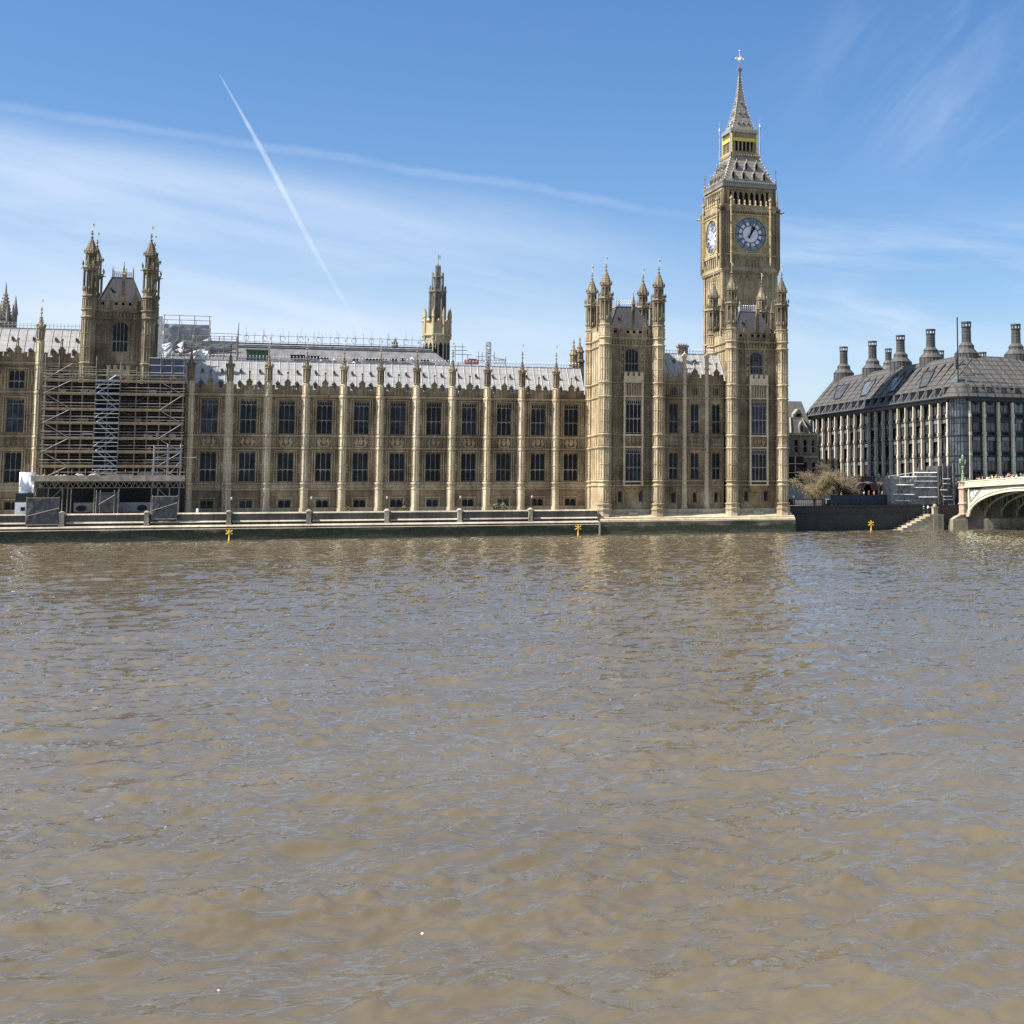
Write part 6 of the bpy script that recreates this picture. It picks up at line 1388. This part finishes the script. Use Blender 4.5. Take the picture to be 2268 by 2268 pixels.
bridge_lamp('ornate green triple lamp on the stone pier at the end of the bridge', (137.2, -9.9, 8.97))
p = onY(1947, 1088, 3); bridge_lamp('ornate gilded green lamp standing behind the navy hoarding near the crowd', (p.x, 3, 5.6))

# ------------------------------------------------------------------ people
def skin_mesh(name, pts, edges, radii, mat):
    me = bpy.data.meshes.new(name); me.from_pydata(pts, edges, []); me.materials.append(mat)
    o = bpy.data.objects.new(name, me); col.objects.link(o); md = o.modifiers.new('skin', 'SKIN'); lay = me.skin_vertices[0].data
    for i, r in enumerate(radii): lay[i].radius = r if isinstance(r, tuple) else (r, r)
    lay[0].use_root = True; s = o.modifiers.new('smooth', 'SUBSURF'); s.levels = 1; s.render_levels = 1; md.use_smooth_shade = True
    dg = bpy.context.evaluated_depsgraph_get(); ev = bpy.data.meshes.new_from_object(o.evaluated_get(dg)); ev.name = name
    bpy.data.objects.remove(o); return ev
M['skin'] = plain('skin', (0.45, 0.28, 0.19), 0.6, 0, 0.1); M['hair'] = plain('dark hair', (0.03, 0.022, 0.018), 0.7); M['hairb'] = plain('fair hair', (0.28, 0.19, 0.09), 0.7); M['trouser'] = plain('dark trousers', (0.03, 0.035, 0.05), 0.9)
def pose(k):
    a = [(0, 0, .95), (0, 0, 1.2), (0, 0, 1.42), (0, -.01, 1.52), (0, -.03, 1.62), (0, -.02, 1.72), (.19, 0, 1.40), (-.19, 0, 1.40)]
    arms = {0: [(.25, .02, 1.12), (.24, -.10, .88), (-.25, .02, 1.12), (-.24, -.10, .88)], 1: [(.30, -.12, 1.2), (.18, -.32, 1.3), (-.30, -.12, 1.2), (-.14, -.32, 1.3)], 2: [(.24, .02, 1.12), (.2, -.2, 1.0), (-.34, -.08, 1.55), (-.22, -.2, 1.75)]}[k]
    legs = [(.10, 0, .9), (.11, -.02, .5), (.11, .02, .06), (.11, -.14, .03), (-.10, 0, .9), (-.11, -.02, .5), (-.11, .02, .06), (-.11, -.14, .03)]
    pts = a+arms+legs; e = [(0, 1), (1, 2), (2, 3), (3, 4), (4, 5), (2, 6), (2, 7), (6, 8), (8, 9), (7, 10), (10, 11), (0, 12), (12, 13), (13, 14), (14, 15), (0, 16), (16, 17), (17, 18), (18, 19)]
    rad = [(.15, .11), (.15, .11), (.13, .10), .055, .095, .07, .065, .065, .045, .035, .045, .035, .085, .06, .042, .035, .085, .06, .042, .035]
    jp = a[:3]+[a[6], a[7]]+[arms[0], Vector(arms[0]).lerp(Vector(arms[1]), .85)[:], arms[2], Vector(arms[2]).lerp(Vector(arms[3]), .85)[:]]
    je = [(0, 1), (1, 2), (2, 3), (2, 4), (3, 5), (5, 6), (4, 7), (7, 8)]; jr = [(.185, .14), (.18, .135), (.16, .12), .085, .085, .065, .052, .065, .052]
    tp = [(0, 0, .93)]+legs[:3]+legs[4:7]; te = [(0, 1), (1, 2), (2, 3), (0, 4), (4, 5), (5, 6)]; trr = [(.16, .12), .1, .075, .06, .1, .075, .06]
    return skin_mesh('person', pts, e, rad, M['skin']), skin_mesh('jacket', jp, je, jr, M['white']), skin_mesh('trousers', tp, te, trr, M['trouser'])
POSES = [pose(k) for k in range(3)]
hm = MB(); hm.lathe([(1.60, .09), (1.66, .112), (1.72, .11), (1.78, .085), (1.81, .03)], 8, 0, .012); HAIR = hm.mesh('hair', M['hair'], True)
nf = MB(); nf.bead(0, -.125, 1.655, .02, .03); [nf.bead(s*.035, -.112, 1.685, .012, .01) for s in (-1, 1)]; nf.box(-.03, .03, -.118, -.105, 1.605, 1.615); FACE = nf.mesh('face', M['skin'])
CL = {'white': (.7, .7, .68), 'black': (.02, .02, .022), 'navy': (.02, .03, .08), 'pink': (.6, .25, .28), 'grey': (.2, .2, .2), 'pale blue': (.35, .48, .6), 'yellow': (.65, .5, .08), 'red': (.45, .04, .04), 'olive': (.13, .13, .06), 'cream': (.6, .54, .42)}
CM = {k: plain(k+' cloth', v, .85, 0, .1) for k, v in CL.items()}
def person(label, loc, rz, k, colr, fair=False, group=None):
    b, j, tr = POSES[k]; o = bpy.data.objects.new('person', b); col.objects.link(o); o.location = loc; o.rotation_euler = (0, 0, rz); tag(o, label, 'person', group)
    for nm, me, mt in (('jacket', j, CM[colr]), ('trousers', tr, None), ('hair', HAIR, M['hairb'] if fair else None), ('face', FACE, None)):
        c = bpy.data.objects.new(nm, me); col.objects.link(c); c.parent = o
        if mt: c.material_slots[0].link = 'OBJECT'; c.material_slots[0].material = mt
rnd = random.Random(21)
seq = ['white', 'black', 'pale blue', 'navy', 'pink', 'black', 'white', 'grey', 'cream', 'navy', 'yellow', 'black', 'white', 'olive', 'grey', 'red', 'black', 'cream', 'navy', 'white', 'pale blue', 'black']
ordn = ['first', 'second', 'third', 'fourth', 'fifth', 'sixth', 'seventh', 'eighth', 'ninth', 'tenth', 'eleventh', 'twelfth', 'thirteenth', 'fourteenth', 'fifteenth', 'sixteenth', 'seventeenth', 'eighteenth', 'nineteenth', 'twentieth', 'twenty-first', 'twenty-second']
pxs = [2138, 2144, 2151, 2164, 2169, 2176, 2188, 2193, 2198, 2203, 2207, 2212, 2216, 2221, 2229, 2233, 2237, 2241, 2246, 2252, 2262, 2267]
for i, (c, px) in enumerate(zip(seq, pxs)):
    xx = 138.3+rnd.uniform(0, .9)+(1.0 if i % 4 == 1 else 0); q = onX(px, 1060, xx); y = q.y; z = zdeck(-9-y)-1.12+(0.28 if i in (8, 10, 15, 16) else .12)
    person('%s person from the bridge lamp, in a %s top behind the parapet' % (ordn[i], c), (xx, y, z), rnd.choice([-1.4, -1.8, 1.5, .3, 2.8]), i % 3, c, i % 5 == 0, 'people crossing the bridge')
for i, (px, c) in enumerate(((1903, 'cream'), (1914, 'white'), (1924, 'pink'), (1936, 'red'), (1954, 'pink'))):
    q = onY(px, 1085, 7.2+.5*(i % 2)); person('person in a %s top among the dark kiosk canopies behind the hoarding' % ('pale pink' if i == 2 else 'deep pink' if i == 4 else c), (q.x, q.y, 5.6), rnd.uniform(-3, 3), i % 3, c, False, 'people by the kiosks')
for i, (px, c) in enumerate(((2048, 'navy'), (2055, 'white'))):
    q = onY(px, 1120, -10.6); person('person in a %s jacket on the landing above the river steps' % c, (q.x, -10.6 if i else -10.2, 2.92), 2.5-i, i, c, False, 'people on the river steps')
def kiosks():
    for i, (px, w) in enumerate(((1908, 1.7), (1928, 1.9), (1957, 1.5))):
        q = onY(px, 1075, 9.5); lab = ('dark maroon kiosk canopy nearest the bare trees', 'dark maroon kiosk canopy left of the gilded lamp', 'dark maroon kiosk canopy right of the gilded lamp')[i]; t = thing('kiosk', lab, 'kiosk', (q.x, q.y, 5.6), 'kiosks on the bridge approach'); b = MB(); b.box(q.x-w*.8, q.x+w*.8, q.y-.2, q.y+1.6, 5.6, 7.6); b.build('body', M['black'], t); c = MB()
        for k in range(8): a0, a1 = math.pi*k/8, math.pi*(k+1)/8; c.quad((q.x-w*math.cos(a0), q.y-1.1, 7.4+1.5*math.sin(a0)), (q.x-w*math.cos(a1), q.y-1.1, 7.4+1.5*math.sin(a1)), (q.x-w*math.cos(a1), q.y+1.7, 7.6+1.6*math.sin(a1)), (q.x-w*math.cos(a0), q.y+1.7, 7.6+1.6*math.sin(a0)))
        c.poly([(q.x-w*math.cos(math.pi*k/8), q.y-1.1, 7.4+1.5*math.sin(math.pi*k/8)) for k in range(9)]); c.build('canopy', M['maroon'], t)
    a, b_ = onY(1885, 1066, 12), onY(1962, 1056, 12); s = MB(); s.box(a.x, b_.x, 12, 14, a.z-.6, b_.z); s.box(a.x-.2, b_.x+.2, 11.8, 14.2, b_.z, b_.z+.15)
    for x in (a.x+.2, (a.x+b_.x)/2, b_.x-.2): s.box(x-.1, x+.1, 12.2, 12.4, 5.6, a.z-.6)
    tag(s.build('shelter', M['net']), 'flat grey-roofed shelter behind the maroon kiosks', 'shelter')
M['maroon'] = plain('maroon canvas', (0.055, 0.032, 0.036), 0.8, 0, 0.25)
kiosks()

# ------------------------------------------------------------------ trees and shrubs
def bare_tree(label, x, y, zb, h, spread, droop, cols, seed, ntw=900):
    t = thing('bare_tree', label, 'tree', (x, y, zb)); rnd = random.Random(seed); tk = MB(); cr = MB(); tips = []
    tk.tube([(x, y, zb-.2), (x+.1, y, zb+h*.15), (x-.05, y+.1, zb+h*.33)], [.32, .26, .22], 8)
    for i in range(11):
        a = rnd.uniform(0, 6.28); p = Vector((x, y, zb+h*rnd.uniform(.18, .34))); pts = [p.copy()]; r = [.15]
        d = Vector((math.cos(a)*.8, math.sin(a)*.8, rnd.uniform(.7, 1.6))).normalized(); L = h*rnd.uniform(.14, .22)
        for k in range(4):
            p = p+d*L; d = (d+Vector((rnd.uniform(-.25, .25)+math.cos(a)*.12*spread, rnd.uniform(-.25, .25)+math.sin(a)*.12*spread, rnd.uniform(-.3, .2)))).normalized(); pts.append(p.copy()); r.append(.15*(1-(k+1)/4.6)); tips.append((p.copy(), k))
        tk.tube(pts, r, 5)
    tk.build('trunk', plain('bark', (0.07, 0.055, 0.04), 0.9, 0, 0.3, 3), t)
    tw = [MB(), MB()]
    for i in range(ntw):
        p, k = rnd.choice(tips); a = rnd.uniform(0, 6.28); d = Vector((math.cos(a), math.sin(a), rnd.uniform(.1, 1.1))).normalized(); q = p+Vector((rnd.gauss(0, .3), rnd.gauss(0, .3), rnd.gauss(0, .25))); b = tw[0 if rnd.random() < .55 else 1]; L = rnd.uniform(.25, .5)*h*.14; wd = rnd.uniform(.012, .026); pts = [q]
        for s in range(4): d = (d+Vector((rnd.uniform(-.2, .2), rnd.uniform(-.2, .2), -droop*.5))).normalized(); q = q+d*L; pts.append(q)
        u = Vector((rnd.uniform(-1, 1), rnd.uniform(-.3, .3), rnd.uniform(-.3, .3))).normalized()
        for s in range(4):
            w0, w1 = wd*(1-s/5), wd*(1-(s+1)/5); b.quad(pts[s]-u*w0, pts[s]+u*w0, pts[s+1]+u*w1, pts[s+1]-u*w1)
            for _ in range(3):
                c = pts[s].lerp(pts[s+1], rnd.random())+Vector((rnd.uniform(-.08, .08), rnd.uniform(-.08, .08), rnd.uniform(-.1, .05))); v = Vector((rnd.uniform(-1, 1), rnd.uniform(-1, 1), rnd.uniform(-1, .3))).normalized()*rnd.uniform(.05, .11); w_ = v.orthogonal().normalized()*.028; b.poly([c-v*.5, c+w_, c+v*.5, c-w_])
    for b, c, nm in zip(tw, cols, ('crown', 'crown')): b.build(nm, plain('twigs', c, 0.8, 0, 0.35, 2), t)
pt = onY(1803, 1100, 8.0); bare_tree('pale olive weeping willow with hardly any leaves beside the pavilion tower', pt.x, 8.0, 4.4, 6.6, 1.3, .9, ((0.27, 0.23, 0.115), (0.19, 0.155, 0.085)), 4, 3600)
pt = onY(1842, 1100, 10.0); bare_tree('brown bare-twigged tree in front of the stone office piers', pt.x, 10.0, 4.4, 8.0, 1.0, .1, ((0.23, 0.175, 0.115), (0.16, 0.125, 0.085)), 9, 2800)
pt = onY(1878, 1100, 9.0); bare_tree('smaller brown bare tree next to the maroon kiosks', pt.x, 9.0, 4.4, 5.6, 1.3, .4, ((0.21, 0.165, 0.10), (0.15, 0.12, 0.075)), 14, 2200)
def shrub(label, x, y, zb, w, h, seed):
    rnd = random.Random(seed); b = MB(); st = MB(); t = thing('shrub', label, 'shrub', (x, y, zb), 'shrubs along the terrace')
    for i in range(420):
        a = rnd.uniform(0, 6.28); r = w*math.sqrt(rnd.random()); z = zb+.15+h*(1-(r/w)**2*.7)*rnd.random()**.6; c = Vector((x+r*math.cos(a), y+r*math.sin(a)*.6, z)); v = Vector((rnd.uniform(-1, 1), rnd.uniform(-1, 1), rnd.uniform(-1, 1))).normalized()*rnd.uniform(.08, .15); w_ = v.orthogonal().normalized()*.06; b.poly([c-v, c+w_, c+v, c-w_])
    b.build('foliage', plain('shrub leaves', (0.14, 0.15, 0.05), 0.7, 0, 0.4, 3), t)
    for i in range(5): st.bar((x, y, zb), (x+rnd.uniform(-w, w)*.7, y, zb+h*.7), .025)
    st.build('stem', M['iron'], t)
for i, (px, w, h, lb_) in enumerate(((768, .85, 1.2, 'low yellow-green shrub on the terrace below the fifth lit buttress'), (895, .85, 1.1, 'low yellow-green shrub on the terrace near the middle of the range'), (1098, .75, 1.7, 'taller left bush of the olive pair on the terrace'), (1113, .85, 1.6, 'wider right bush of the olive pair on the terrace'))):
    q = onY(px, 1125, -9.6); shrub(lb_, q.x, -9.6, 3.9, w, h, i)

# ------------------------------------------------------------------ small things
M['dimglass'] = plain('frosted glass', (0.33, 0.33, 0.31), 0.4)
def globe_lamp(label, x, y, zb, zt, grp):
    t = thing('terrace_lamp', label, 'lamp', (x, y, zb), grp); b = MB(); b.lathe([(zb, .16), (zb+.3, .14), (zb+.35, .06), (zt-.55, .05), (zt-.5, .11)], 8, x, y); b.build('post', M['iron'], t); g = MB(); g.lathe([(zt-.5, .10), (zt-.42, .15), (zt-.25, .18), (zt-.1, .15), (zt, .06)], 10, x, y); g.build('globe', M['dimglass'], t, True)
for i, x in enumerate((7.65, 19.83, 31.74, 43.65, 55.67)):
    globe_lamp('white globe lamp on the terrace, %s from the scaffolding' % ordn[i], x, -10.2, 3.9, 6.75, 'lamps along the terrace')
b = MB(); q = onY(437.5, 1130, -10); b.lathe([(3.9, .2), (4.85, .2), (4.95, .12)], 10, q.x, -10); tag(b.build('bollard', M['white']), 'short white bollard on the terrace just right of the scaffolding', 'bollard')
q = onY(1757, 1101, -3.5); b = MB(); b.bar((q.x, -3.5, 4.4), (q.x, -3.5, q.z), .05); b.lathe([(q.z-.25, .05), (q.z-.2, .22), (q.z, .28), (q.z+.2, .2), (q.z+.28, .05)], 10, q.x, -3.5); tag(b.build('globe_lamp', M['white']), 'bright white globe lamp beside the railing next to the pavilion corner', 'lamp')
q = onY(1832, 1106, -5.6); b = MB(); b.box(q.x-.35, q.x+.35, -5.7, -5.5, q.z-.1, q.z+.15); b.box(q.x-.3, q.x-.12, -5.65, -5.55, q.z-.85, q.z-.1); tag(b.build('sign', M['white']), 'small white sign at the left end of the navy hoarding', 'sign')
def marker(label, x, y):
    t = thing('river_marker', label, 'marker post', (x, y, 0), 'yellow markers in the river'); b = MB(); b.lathe([(-1.5, .11), (.15, .11), (.2, .15), (.35, .11), (1.05, .10)], 8, x, y); b.build('post', M['yellow'], t); c = MB()
    for k in range(3): a = math.pi/2+k*math.pi/3; dx, dz = .5*math.cos(a), .5*math.sin(a); c.bar((x-dx, y, 1.35-dz), (x+dx, y, 1.35+dz), .085)
    for k in range(6): a = math.pi/6*(2*k+3); c.box(x+.48*math.cos(a)-.1, x+.48*math.cos(a)+.1, y-.06, y+.06, 1.35+.48*math.sin(a)-.1, 1.35+.48*math.sin(a)+.1)
    c.build('cross', M['yellow'], t)
marker('yellow cross-topped marker post in the river in front of the scaffolded end', 7.5, -17.0)
marker('yellow cross-topped marker post in the river just left of the pavilion towers', 62.4, -16.2)
marker('yellow cross-topped marker post in the river in front of the dark embankment wall', 117.0, -13.0)
for px, py, s, lb_ in ((935, 2069, .62, 'tiny white scrap floating on the muddy river'), (484, 2195, .45, 'tiny pale sliver floating on the river near the bottom edge')):
    p = onZ(px, py, 0.05); b = MB(); rnd = random.Random(py); pts = [(p.x+.045*s*math.cos(a)*rnd.uniform(.7, 1.2), p.y+.04*s*math.sin(a), p.z+rnd.uniform(0, .02)) for a in np.arange(0, 6.2, .8)]
    b.poly(pts); b.add(pts+[(p.x, p.y, p.z+.05*s)], [(i, (i+1) % len(pts), len(pts)) for i in range(len(pts))]); tag(b.build('floating_scrap', M['sheetw']), lb_, 'litter')
def contrail():
    mt, nt, b = new_mat('vapour'); nt.nodes.remove(b); out = nt.nodes['Material Output']
    at = nt.nodes.new('ShaderNodeAttribute'); at.attribute_name = 'fade'; lw = nt.nodes.new('ShaderNodeLayerWeight'); lw.inputs[0].default_value = .5
    face = mth(nt, 'POWER', mth(nt, 'SUBTRACT', 1.0, lw.outputs['Facing']), 1.1)
    n = nz(nt, 0.0045, 6, 0.7); al = mth(nt, 'MULTIPLY', mth(nt, 'MULTIPLY', face, at.outputs['Fac']), ramp(nt, n, [(0.3, (.35, .35, .35)), (0.68, (1, 1, 1))]))
    tr = nt.nodes.new('ShaderNodeBsdfTransparent'); df = nt.nodes.new('ShaderNodeBsdfDiffuse'); df.inputs[0].default_value = (.9, .92, .95, 1); tl = nt.nodes.new('ShaderNodeBsdfTranslucent'); tl.inputs[0].default_value = (.9, .92, .95, 1); ad = nt.nodes.new('ShaderNodeMixShader'); ad.inputs[0].default_value = .5; nt.links.new(df.outputs[0], ad.inputs[1]); nt.links.new(tl.outputs[0], ad.inputs[2])
    mx = nt.nodes.new('ShaderNodeMixShader'); nt.links.new(al, mx.inputs[0]); nt.links.new(tr.outputs[0], mx.inputs[1]); nt.links.new(ad.outputs[0], mx.inputs[2]); nt.links.new(mx.outputs[0], out.inputs[0])
    p0 = CAM+rayd(487, 166)*7000; p1 = CAM+rayd(812, 762)*11500; b_ = MB(); N = 60; pts = []; rad = []; fd = []; rnd = random.Random(3)
    for i in range(N+1):
        u = i/N; p = p0.lerp(p1, u); p = p+CR*(math.sin(u*9)*5); pts.append(p); d = (p-CAM).length; rad.append(d/F_PX*(1.4+5.2*min(1, u*5))*(1+.1*rnd.uniform(-1, 1))); fd.append(.50*min(1, .35+u*5)*(1-u)**1.1)
    b_.tube(pts, rad, 16); o = b_.build('contrail', mt, None, True); at_ = o.data.attributes.new('fade', 'FLOAT', 'POINT')
    for i in range(len(o.data.vertices)): at_.data[i].value = fd[i//16]
    tag(o, 'straight white vapour trail slanting down the blue sky', 'contrail')
contrail()
